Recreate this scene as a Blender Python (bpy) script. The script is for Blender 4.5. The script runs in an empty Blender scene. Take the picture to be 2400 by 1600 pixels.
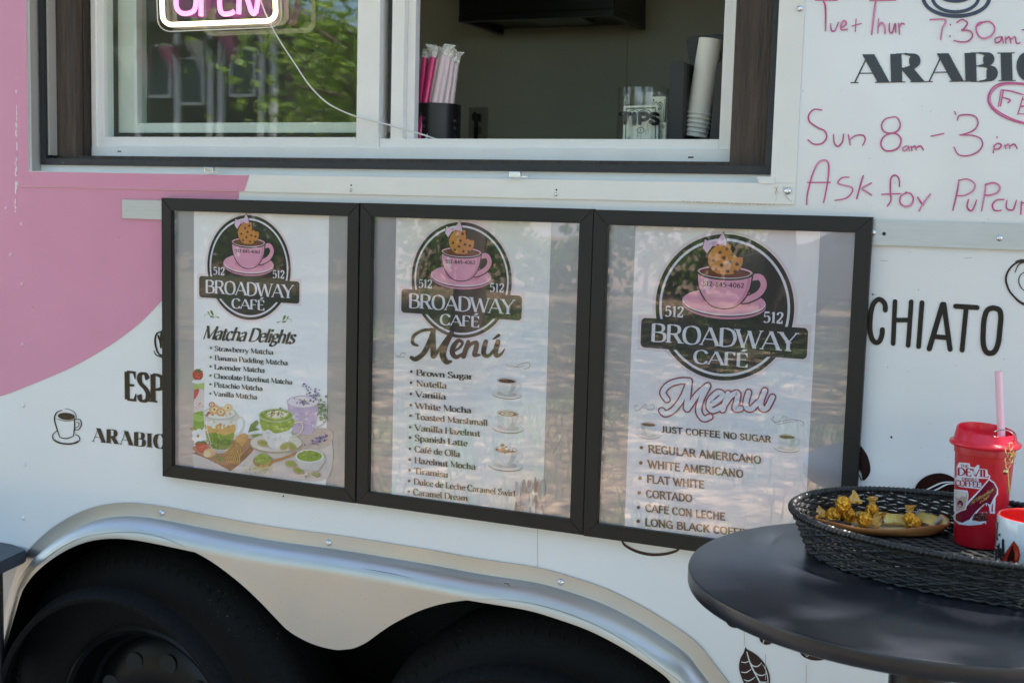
import bpy, bmesh, math, random
from math import sin, cos, pi, radians
from mathutils import Vector, Matrix
random.seed(7)
S = bpy.context.scene
COL = S.collection

# ---------------------------------------------------------------- camera
CAM = Vector((1.5675, -1.8892, 1.4286))
YAW, PITCH, ROLL, FPX = 0.419381, 0.1077156, 0.0265931, 2900.0
_f = Vector((-sin(YAW)*cos(PITCH), cos(YAW)*cos(PITCH), -sin(PITCH)))
_r0 = Vector((cos(YAW), sin(YAW), 0)); _u0 = _r0.cross(_f)
_r = cos(ROLL)*_r0 + sin(ROLL)*_u0
_u = -sin(ROLL)*_r0 + cos(ROLL)*_u0
cd = bpy.data.cameras.new('camera'); cam = bpy.data.objects.new('camera', cd); COL.objects.link(cam)
cd.sensor_width = 36; cd.lens = 36*FPX/2400; cd.clip_start = 0.05; cd.clip_end = 2000
cam.matrix_world = Matrix(((_r.x, _u.x, -_f.x, CAM.x), (_r.y, _u.y, -_f.y, CAM.y), (_r.z, _u.z, -_f.z, CAM.z), (0, 0, 0, 1)))
cd.dof.use_dof = True; cd.dof.focus_distance = 1.98; cd.dof.aperture_fstop = 11
S.camera = cam
# ---------------------------------------------------------------- sky, sun, exposure
SUNV = Vector((0.36, 0.13, 1.0)).normalized()          # towards the sun: high, slightly behind the trailer
w = bpy.data.worlds.new('World'); S.world = w; w.use_nodes = True
nt = w.node_tree; bg = nt.nodes['Background']
sky = nt.nodes.new('ShaderNodeTexSky'); sky.sky_type = 'NISHITA'; sky.sun_disc = False
sky.sun_elevation = math.asin(SUNV.z); sky.sun_rotation = math.atan2(SUNV.x, SUNV.y)
sky.dust_density = 0.7; sky.air_density = 1.0; sky.ozone_density = 2.0
nt.links.new(sky.outputs[0], bg.inputs[0]); bg.inputs[1].default_value = 0.12
ld = bpy.data.lights.new('sun', 'SUN'); ld.energy = 4.8; ld.angle = radians(0.55); ld.color = (1, .95, .88)
sun = bpy.data.objects.new('sun', ld); COL.objects.link(sun); sun.location = (4, 1, 12)
sun.rotation_euler = (-SUNV).to_track_quat('-Z', 'Y').to_euler()
S.view_settings.view_transform = 'Standard'; S.view_settings.look = 'None'; S.view_settings.gamma = 1
S.view_settings.exposure = 2.26
S.render.engine = 'CYCLES'; S.cycles.max_bounces = 10; S.cycles.transparent_max_bounces = 24
S.cycles.sample_clamp_indirect = 4; S.cycles.caustics_reflective = False; S.cycles.caustics_refractive = False
S.cycles.use_denoising = True

# ---------------------------------------------------------------- helpers
def P(px, py, Y=0.0):
    """point of the plane y = Y that a photo pixel (2400 wide) looks at"""
    d = _f*FPX + _r*(px-1200) + _u*(800-py)
    return CAM + d*((Y-CAM.y)/d.y)
def Pz(px, py, Z):
    d = _f*FPX + _r*(px-1200) + _u*(800-py)
    return CAM + d*((Z-CAM.z)/d.z)
def zz(z, pts):
    return [(z[0]+z[2]*a, z[1]+z[2]*b) for a, b in pts]
def pl(s):
    return [tuple(float(v) for v in p.split(',')) for p in s.split()]
def lin(c):
    if isinstance(c, str): c = tuple(int(c[i:i+2], 16) for i in (0, 2, 4))
    return tuple(((v/255/12.92) if v/255 <= .04045 else ((v/255+.055)/1.055)**2.4) for v in c)

def tag(o, label=None, cat=None, group=None, kind=None):
    if label: o['label'] = label
    if cat: o['category'] = cat
    if group: o['group'] = group
    if kind: o['kind'] = kind
    return o
def empty(name, loc=(0, 0, 0), rz=0):
    o = bpy.data.objects.new(name, None); COL.objects.link(o); o.location = loc; o.rotation_euler = (0, 0, rz)
    o.empty_display_size = .05
    return o
def link(name, me, parent=None, world=False):
    o = bpy.data.objects.new(name, me); COL.objects.link(o)
    if parent is not None:
        o.parent = parent
        if world:   # mesh given in world coordinates
            wm = Matrix.Identity(4); q = parent
            while q is not None:
                wm = Matrix.LocRotScale(q.location, q.rotation_euler, q.scale) @ wm; q = q.parent
            me.transform(wm.inverted())
    return o
class MB:
    """collects shapes and links them as one mesh object"""
    def __init__(self): self.bm = bmesh.new()
    def box(self, x0, x1, y0, y1, z0, z1, bev=0, M=None):
        m = Matrix.Translation(((x0+x1)/2, (y0+y1)/2, (z0+z1)/2)) @ Matrix.Diagonal((abs(x1-x0), abs(y1-y0), abs(z1-z0), 1))
        r = bmesh.ops.create_cube(self.bm, size=1, matrix=(M @ m) if M else m)
        if bev:
            vs = set(r['verts']); es = [e for e in self.bm.edges if e.verts[0] in vs and e.verts[1] in vs]
            bmesh.ops.bevel(self.bm, geom=es, offset=bev, segments=2, affect='EDGES', profile=.6)
        return self
    def lathe(self, prof, c=(0, 0, 0), n=48, M=None, ang=(0, 2*pi)):
        full = abs(ang[1]-ang[0]-2*pi) < 1e-6; k = n if full else n+1
        rings = []
        for r, z in prof:
            ring = []
            for i in range(k):
                a = ang[0]+(ang[1]-ang[0])*i/n
                v = Vector((r*cos(a), r*sin(a), z))
                if M: v = M @ v
                ring.append(self.bm.verts.new(v+Vector(c)))
            rings.append(ring)
        for a, b in zip(rings, rings[1:]):
            for i in range(n):
                j = (i+1) % k
                try: self.bm.faces.new((a[i], a[j], b[j], b[i]))
                except Exception: pass
        return rings
    def tube(self, pts, r, n=10, closed=False, caps=True):
        pts = [Vector(p) for p in pts]; N = len(pts); rings = []
        rr = r if isinstance(r, (list, tuple)) else [r]*N
        up = None
        for i, p in enumerate(pts):
            if closed: d = pts[(i+1) % N]-pts[i-1]
            else: d = pts[min(i+1, N-1)]-pts[max(i-1, 0)]
            if d.length < 1e-9: d = Vector((0, 0, 1))
            d.normalize()
            if up is None:
                up = Vector((0, 0, 1)) if abs(d.z) < .9 else Vector((1, 0, 0))
            a = (up-d*up.dot(d))
            if a.length < 1e-6: a = d.orthogonal()
            a.normalize(); up = a; b = d.cross(a)
            rings.append([self.bm.verts.new(p+(a*cos(2*pi*k/n)+b*sin(2*pi*k/n))*rr[i]) for k in range(n)])
        for i in range(N if closed else N-1):
            A, B = rings[i], rings[(i+1) % N]
            for k in range(n): self.bm.faces.new((A[k], A[(k+1) % n], B[(k+1) % n], B[k]))
        if caps and not closed:
            self.bm.faces.new(rings[0][::-1]); self.bm.faces.new(rings[-1])
        return self
    def poly(self, pts):
        vs = [self.bm.verts.new(p) for p in pts]
        f = self.bm.faces.new(vs); return f
    def prism(self, pts, dv):
        """solid: polygon pts pushed along dv"""
        dv = Vector(dv); a = [self.bm.verts.new(p) for p in pts]; b = [self.bm.verts.new(Vector(p)+dv) for p in pts]
        n = len(a)
        self.bm.faces.new(a); self.bm.faces.new(b[::-1])
        for i in range(n): self.bm.faces.new((a[i], b[i], b[(i+1) % n], a[(i+1) % n]))
        return self
    def ball(self, c, r, seg=16, sc=(1, 1, 1)):
        bmesh.ops.create_uvsphere(self.bm, u_segments=seg, v_segments=seg//2+2, radius=1,
                                  matrix=Matrix.Translation(c) @ Matrix.Diagonal((r*sc[0], r*sc[1], r*sc[2], 1)))
        return self
    def build(self, name, m, parent=None, smooth=False, world=False, auto=None):
        bmesh.ops.recalc_face_normals(self.bm, faces=self.bm.faces)
        me = bpy.data.meshes.new(name); self.bm.to_mesh(me); self.bm.free()
        for x in (m if isinstance(m, (list, tuple)) else [m]): me.materials.append(x)
        if smooth:
            for p in me.polygons: p.use_smooth = True
            me.set_sharp_from_angle(angle=radians(auto or 40))
        return link(name, me, parent, world)

# ---------------------------------------------------------------- materials
def mat(name, col, rough=.5, metal=0.0, spec=.5, bump=0, bscale=40, vary=0, vscale=8, coat=0, trans=0, alpha=None, ior=None, rvary=0, stretch=None, sheen=0):
    m = bpy.data.materials.new(name); m.use_nodes = True
    n = m.node_tree.nodes; l = m.node_tree.links; b = n['Principled BSDF']
    c = lin(col) if isinstance(col, str) else col
    b.inputs['Base Color'].default_value = (*c, 1); b.inputs['Roughness'].default_value = rough
    b.inputs['Metallic'].default_value = metal; b.inputs['Specular IOR Level'].default_value = spec
    b.inputs['Coat Weight'].default_value = coat; b.inputs['Coat Roughness'].default_value = .06
    b.inputs['Transmission Weight'].default_value = trans
    if ior: b.inputs['IOR'].default_value = ior
    if bump or vary or rvary:
        tc = n.new('ShaderNodeTexCoord'); mp = n.new('ShaderNodeMapping'); l.new(tc.outputs['Object'], mp.inputs[0])
        if stretch: mp.inputs['Scale'].default_value = stretch
    if vary:
        t = n.new('ShaderNodeTexNoise'); t.inputs['Scale'].default_value = vscale; t.inputs['Detail'].default_value = 6
        l.new(mp.outputs[0], t.inputs['Vector'])
        r = n.new('ShaderNodeMapRange'); r.inputs[1].default_value = .25; r.inputs[2].default_value = .75
        r.inputs[3].default_value = 1-vary; r.inputs[4].default_value = 1+vary
        l.new(t.outputs[0], r.inputs[0])
        mx = n.new('ShaderNodeVectorMath'); mx.operation = 'SCALE'; mx.inputs[0].default_value = c
        l.new(r.outputs[0], mx.inputs['Scale']); l.new(mx.outputs[0], b.inputs['Base Color'])
    if rvary:
        t3 = n.new('ShaderNodeTexNoise'); t3.inputs['Scale'].default_value = vscale*1.7; t3.inputs['Detail'].default_value = 4
        l.new(mp.outputs[0], t3.inputs['Vector'])
        r3 = n.new('ShaderNodeMapRange'); r3.inputs[1].default_value = .3; r3.inputs[2].default_value = .7
        r3.inputs[3].default_value = max(0.02, rough-rvary); r3.inputs[4].default_value = rough+rvary
        l.new(t3.outputs[0], r3.inputs[0]); l.new(r3.outputs[0], b.inputs['Roughness'])
    if bump:
        t2 = n.new('ShaderNodeTexNoise'); t2.inputs['Scale'].default_value = bscale; t2.inputs['Detail'].default_value = 3
        l.new(mp.outputs[0], t2.inputs['Vector'])
        bp = n.new('ShaderNodeBump'); bp.inputs['Strength'].default_value = bump; bp.inputs['Distance'].default_value = .01
        l.new(t2.outputs[0], bp.inputs['Height']); l.new(bp.outputs[0], b.inputs['Normal'])
    return m
def emit(name, col, st):
    m = bpy.data.materials.new(name); m.use_nodes = True; b = m.node_tree.nodes['Principled BSDF']
    b.inputs['Base Color'].default_value = (*lin(col), 1)
    b.inputs['Emission Color'].default_value = (*lin(col), 1); b.inputs['Emission Strength'].default_value = st
    return m
def pane(name, ior=1.5, rough=.0, tint=(1, 1, 1), wav=0.0, wscale=6):
    """thin sheet of glass or acrylic: clear, mirror-like by Fresnel"""
    m = bpy.data.materials.new(name); m.use_nodes = True; n = m.node_tree.nodes; l = m.node_tree.links
    n.remove(n['Principled BSDF']); out = n['Material Output']
    f0 = ((ior-1)/(ior+1))**2
    lw = n.new('ShaderNodeLayerWeight'); lw.inputs[0].default_value = .5
    pw = n.new('ShaderNodeMath'); pw.operation = 'POWER'; pw.inputs[1].default_value = 5; l.new(lw.outputs['Facing'], pw.inputs[0])
    fr = n.new('ShaderNodeMath'); fr.operation = 'MULTIPLY_ADD'; fr.inputs[1].default_value = 1-f0; fr.inputs[2].default_value = f0; l.new(pw.outputs[0], fr.inputs[0])
    t = n.new('ShaderNodeBsdfTransparent'); t.inputs[0].default_value = (*tint, 1)
    g = n.new('ShaderNodeBsdfGlossy'); g.inputs['Roughness'].default_value = rough
    mx = n.new('ShaderNodeMixShader'); l.new(fr.outputs[0], mx.inputs[0]); l.new(t.outputs[0], mx.inputs[1]); l.new(g.outputs[0], mx.inputs[2])
    l.new(mx.outputs[0], out.inputs[0])
    if wav:
        tc = n.new('ShaderNodeTexCoord'); tn = n.new('ShaderNodeTexNoise'); tn.inputs['Scale'].default_value = wscale; tn.inputs['Detail'].default_value = 2
        l.new(tc.outputs['Object'], tn.inputs['Vector'])
        bp = n.new('ShaderNodeBump'); bp.inputs['Strength'].default_value = wav; bp.inputs['Distance'].default_value = .05
        l.new(tn.outputs[0], bp.inputs['Height']); l.new(bp.outputs[0], g.inputs['Normal'])
    return m
def ink_mat(name, rough=.5, coat=0):
    m = bpy.data.materials.new(name); m.use_nodes = True; n = m.node_tree.nodes; l = m.node_tree.links
    a = n.new('ShaderNodeVertexColor'); a.layer_name = 'Col'; b = n['Principled BSDF']
    l.new(a.outputs[0], b.inputs['Base Color']); b.inputs['Roughness'].default_value = rough; b.inputs['Coat Weight'].default_value = coat
    return m
M = {}
M['white'] = mat('white_trailer_paint', (.80, .80, .79), .16, bump=.045, bscale=7, vary=.03, vscale=3, rvary=.06)
M['pink'] = mat('pink_vinyl_wrap', (.68, .285, .415), .25, bump=.05, bscale=9, vary=.03)
M['trim'] = mat('white_aluminium_trim', (.80, .79, .75), .3, vary=.04, vscale=12, bump=.03, bscale=20)
M['vinyl'] = mat('white_window_vinyl', (.88, .88, .87), .35, vary=.03, vscale=20)
M['rubber'] = mat('black_rubber_gasket', (.018, .02, .026), .45, bump=.2, bscale=60)
M['wood'] = mat('dark_brown_stained_wood', (.060, .042, .032), .6, bump=.5, bscale=30, vary=.45, vscale=14, stretch=(6, 6, .6))
M['woodshade'] = mat('shade_toned_brown_wood', (.03, .022, .017), .65, bump=.5, bscale=30, vary=.35, vscale=14, stretch=(6, 6, .6))  # darker copy of the jamb wood: shade of its side face put into colour
M['reveal'] = mat('shade_toned_opening_trim', (.42, .41, .38), .5, vary=.05)  # grey carries the shading of the reveal faces in the base colour
M['alu'] = mat('dull_aluminium_rail', (.50, .52, .54), .38, metal=.8, vary=.05, vscale=20, stretch=(1, 1, 14), rvary=.08)
M['fender'] = mat('brushed_aluminium_fender', (.55, .53, .50), .44, metal=1.0, vary=.06, vscale=5, rvary=.06)
M['screw'] = mat('zinc_screw_metal', (.65, .66, .68), .25, metal=1)
M['hole'] = mat('dark_hole', (.02, .02, .02), .8)
M['rust'] = mat('rust_stain', (.42, .27, .17), .8, vary=.4, vscale=60)
M['scuff'] = mat('pale_scuff', (.80, .55, .62), .5)
M['tyre'] = mat('black_tyre_rubber', (.0032, .0033, .0036), .72, spec=.22, bump=.25, bscale=90, vary=.3, vscale=9)
M['rim'] = mat('black_painted_steel_rim', (.0035, .0035, .004), .34, spec=.25)
M['chrome'] = mat('chrome_lug', (.7, .7, .72), .1, metal=1)
M['well'] = mat('black_wheel_well', (.006, .006, .006), .9)
M['under'] = mat('black_chassis_paint', (.01, .01, .01), .7)
M['frame'] = mat('satin_black_frame', (.0075, .0068, .0062), .42, spec=.42, vary=.12, vscale=10)
M['backing'] = mat('silver_grey_backing_board', (.40, .39, .44), .28, metal=.45, vary=.04)
M['acrylic'] = pane('clear_acrylic_cover', 2.25, .012, wav=.0022, wscale=8)
M['acrylicclear'] = pane('clearer_acrylic_cover', 1.75, .012, wav=.0022, wscale=8)
M['glass'] = pane('window_glass', 1.78, .0, (.86, .93, .88), wav=.002, wscale=3)
M['jarglass'] = pane('clear_jar_plastic', 1.5, .02, (.99, .99, .99))
M['signplate'] = pane('clear_acrylic_plate', 1.45, .01, (.95, .95, .97))
M['ink'] = ink_mat('print_ink', .55)
M['vinylink'] = ink_mat('vinyl_lettering', .22)
M['inwall'] = mat('olive_grey_interior_panel', (.70, .71, .62), .6, vary=.04)
M['steel'] = mat('stainless_counter', (.5, .5, .5), .35, metal=1)
M['hood'] = mat('black_hood_enamel', (.012, .012, .012), .3)
M['blackplastic'] = mat('black_matte_plastic', (.022, .021, .021), .5, vary=.15)
M['blackmetal'] = mat('black_coated_metal', (.012, .012, .014), .38)
M['paper'] = mat('white_paper_cup', (.88, .87, .82), .6)
M['straww'] = mat('pale_pink_straw_in_wrapper', (.80, .66, .70), .35, coat=.4)
M['strawm'] = mat('magenta_straw_in_wrapper', (.72, .03, .20), .3, coat=.5)
M['film'] = mat('crinkled_clear_film', (.82, .82, .78), .2, coat=.5, bump=.6, bscale=150)
M['cablew'] = mat('white_power_cord', (.75, .75, .74), .4)
M['table'] = mat('black_laminate_tabletop', (.012, .0135, .019), .29)
M['tableedge'] = mat('black_table_edge_band', (.012, .012, .012), .4)
M['wicker'] = mat('black_wicker_strand', (.013, .0125, .0125), .48, vary=.35, vscale=50)
M['rattanrim'] = mat('black_wicker_rim', (.015, .0145, .015), .38, vary=.25, vscale=50)
M['red'] = mat('red_plastic_tumbler', (.56, .008, .020), .35, vary=.05)
M['redlid'] = mat('bright_red_lid', (.72, .012, .035), .22)
M['pinkstraw'] = mat('pink_translucent_straw', (.85, .52, .60), .3, coat=.3)
M['ceramic'] = mat('white_ceramic', (.80, .80, .80), .12, coat=.4)
M['redglaze'] = mat('red_glaze', (.75, .02, .015), .15, coat=.4)
M['darkred'] = mat('dark_crimson_cloth', (.30, .006, .025), .6, vary=.1)
M['brass'] = mat('brass_chain', (.62, .47, .22), .2, metal=1)
M['keysteel'] = mat('nickel_ring', (.62, .58, .52), .2, metal=1)
M['gold'] = mat('crinkled_gold_foil', (.95, .47, .05), .15, metal=.75, bump=1.0, bscale=130)
M['goldtail'] = mat('yellow_clear_wrapper', (.72, .36, .05), .22, coat=.6, bump=.8, bscale=120)
M['mint'] = mat('pale_gold_printed_wrapper', (.62, .46, .14), .3, metal=.4, bump=.35, bscale=100)
M['mintend'] = mat('silver_blue_wrapper_edge', (.30, .33, .42), .3, metal=.5, bump=.5, bscale=150)
M['minted'] = mat('red_striped_wrapper', (.5, .06, .03), .35)
M['mintblk'] = mat('black_printed_wrapper', (.02, .022, .03), .3)
M['dish'] = mat('bent_bamboo_dish', (.50, .19, .055), .42, vary=.25, vscale=12, stretch=(1, 5, 5))
M['dishin'] = mat('pale_bamboo_inside', (.72, .52, .26), .5, vary=.12, vscale=12)
M['neonw'] = emit('warm_white_neon', 'ffedc4', .8)
M['neonp'] = emit('pink_neon', 'ff86d6', .46)
M['bill'] = mat('green_grey_banknote_paper', (.50, .56, .46), .7, vary=.06)
# ---------------------------------------------------------------- flat printing: coloured shapes laid over each other
def spline(pts, n=7):
    if len(pts) < 3: return list(pts)
    out = []; q = [pts[0]]+list(pts)+[pts[-1]]
    for i in range(1, len(q)-2):
        a, b, c, d = q[i-1], q[i], q[i+1], q[i+2]
        for k in range(n):
            t = k/n
            out.append(tuple(.5*((2*b[j])+(-a[j]+c[j])*t+(2*a[j]-5*b[j]+4*c[j]-d[j])*t*t+(-a[j]+3*b[j]-3*c[j]+d[j])*t**3) for j in (0, 1)))
    out.append(tuple(pts[-1])); return out
def ribbon(pts, w):
    """left and right edge of a stroke; w = number or one per point"""
    n = len(pts); ws = w if isinstance(w, (list, tuple)) else [w]*n
    L, R = [], []
    for i in range(n):
        a = pts[max(i-1, 0)]; b = pts[min(i+1, n-1)]
        dx, dy = b[0]-a[0], b[1]-a[1]; d = math.hypot(dx, dy) or 1
        nx, ny = -dy/d*ws[i]/2, dx/d*ws[i]/2
        L.append((pts[i][0]+nx, pts[i][1]+ny)); R.append((pts[i][0]-nx, pts[i][1]-ny))
    return L, R

class Ink:
    def __init__(self, mapper, start=2e-4, step=8e-6):
        self.map = mapper; self.v = []; self.f = []; self.c = []; self.o = start; self.step = step
    def poly(self, pts, col, o=None):
        if o is None: o = self.o; self.o += self.step
        b = len(self.v); self.v += [self.map(a, c, o) for a, c in pts]
        self.f.append(list(range(b, b+len(pts)))); self.c.append(col)
    def quads(self, L, R, col, o):
        b = len(self.v); n = len(L)
        for p, q in zip(L, R): self.v.append(self.map(p[0], p[1], o)); self.v.append(self.map(q[0], q[1], o))
        for i in range(n-1):
            k = b+2*i; self.f.append([k, k+1, k+3, k+2]); self.c.append(col)
    def ell(self, cx, cy, rx, ry, col, rot=0, n=26, a0=0, a1=2*pi):
        full = abs(a1-a0-2*pi) < 1e-6
        pts = []
        for i in range(n if full else n+1):
            a = a0+(a1-a0)*i/n; x, y = rx*cos(a), ry*sin(a)
            pts.append((cx+x*cos(rot)-y*sin(rot), cy+x*sin(rot)+y*cos(rot)))
        self.poly(pts, col)
    def ring(self, cx, cy, rx, ry, w, col, a0=0, a1=2*pi, n=40, rot=0, wy=None):
        wy = w if wy is None else wy
        L, R = [], []
        for i in range(n+1):
            a = a0+(a1-a0)*i/n
            for lst, k in ((L, .5), (R, -.5)):
                x, y = (rx+w*k)*cos(a), (ry+wy*k)*sin(a)
                lst.append((cx+x*cos(rot)-y*sin(rot), cy+x*sin(rot)+y*cos(rot)))
        self.quads(L, R, col, self.o); self.o += self.step
    def stroke(self, pts, w, col, curve=True, cap=True, n=7, taper=0):
        if curve: pts = spline(pts, n)
        m = len(pts)
        ws = w
        if not isinstance(w, (list, tuple)):
            ws = [w*(1-taper*abs(2*i/(m-1)-1)**1.5) if m > 1 else w for i in range(m)]
        L, R = ribbon(pts, list(ws))
        self.quads(L, R, col, self.o); self.o += self.step
        if cap:
            for i in (0, -1):
                if ws[i] > 1e-6: self.ell(pts[i][0], pts[i][1], ws[i]/2, ws[i]/2, col, n=12)
    def vstroke(self, pts, col, n=7):
        """pts of (x, y, width)"""
        xy = spline([(p[0], p[1]) for p in pts], n); ws = [max(.01, q[0]) for q in spline([(p[2], 0) for p in pts], n)]
        if len(pts) == 2: ws = [pts[0][2], pts[1][2]]
        L, R = ribbon(xy, ws); self.quads(L, R, col, self.o); self.o += self.step
        for i in (0, -1): self.ell(xy[i][0], xy[i][1], ws[i]/2, ws[i]/2, col, n=12)
    def text(self, st, s, p0, p1, cap, col, lean=-.02, centre=False):
        """lettering between two baseline points; cap = height of a capital"""
        adv = sum(glyph(ch)[0]+st.get('sp', .0) for ch in s)
        dx, dy = p1[0]-p0[0], p1[1]-p0[1]
        x = 0; k = 0; sl = st.get('slant', 0); up = st.get('up', -1)
        for ch in s:
            a, strokes = glyph(ch)
            for kind, L, R in glyph_shapes(strokes, st):
                def tr(p):
                    X = (x+p[0]+sl*p[1])/adv
                    return (p0[0]+dx*X+lean*cap*p[1], p0[1]+dy*X+up*cap*p[1])
                o = self.o+(k % 9)*6e-6; k += 1
                if kind == 'q': self.quads([tr(p) for p in L], [tr(p) for p in R], col, o)
                else: self.poly([tr(p) for p in L], col, o)
            x += a+st.get('sp', .0)
        self.o += 6e-5
    def build(self, name, m, parent=None, world=True, dens=1.0):
        me = bpy.data.meshes.new(name); me.from_pydata([tuple(v) for v in self.v], [], self.f)
        ca = me.color_attributes.new('Col', 'FLOAT_COLOR', 'CORNER')
        cache = {}; buf = []
        for f, c in zip(self.f, self.c):
            if c not in cache: cache[c] = (*[v**dens for v in lin(c)], 1.0)
            buf += list(cache[c])*len(f)
        ca.data.foreach_set('color', buf)
        me.materials.append(m)
        return link(name, me, parent, world and parent is not None)

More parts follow.
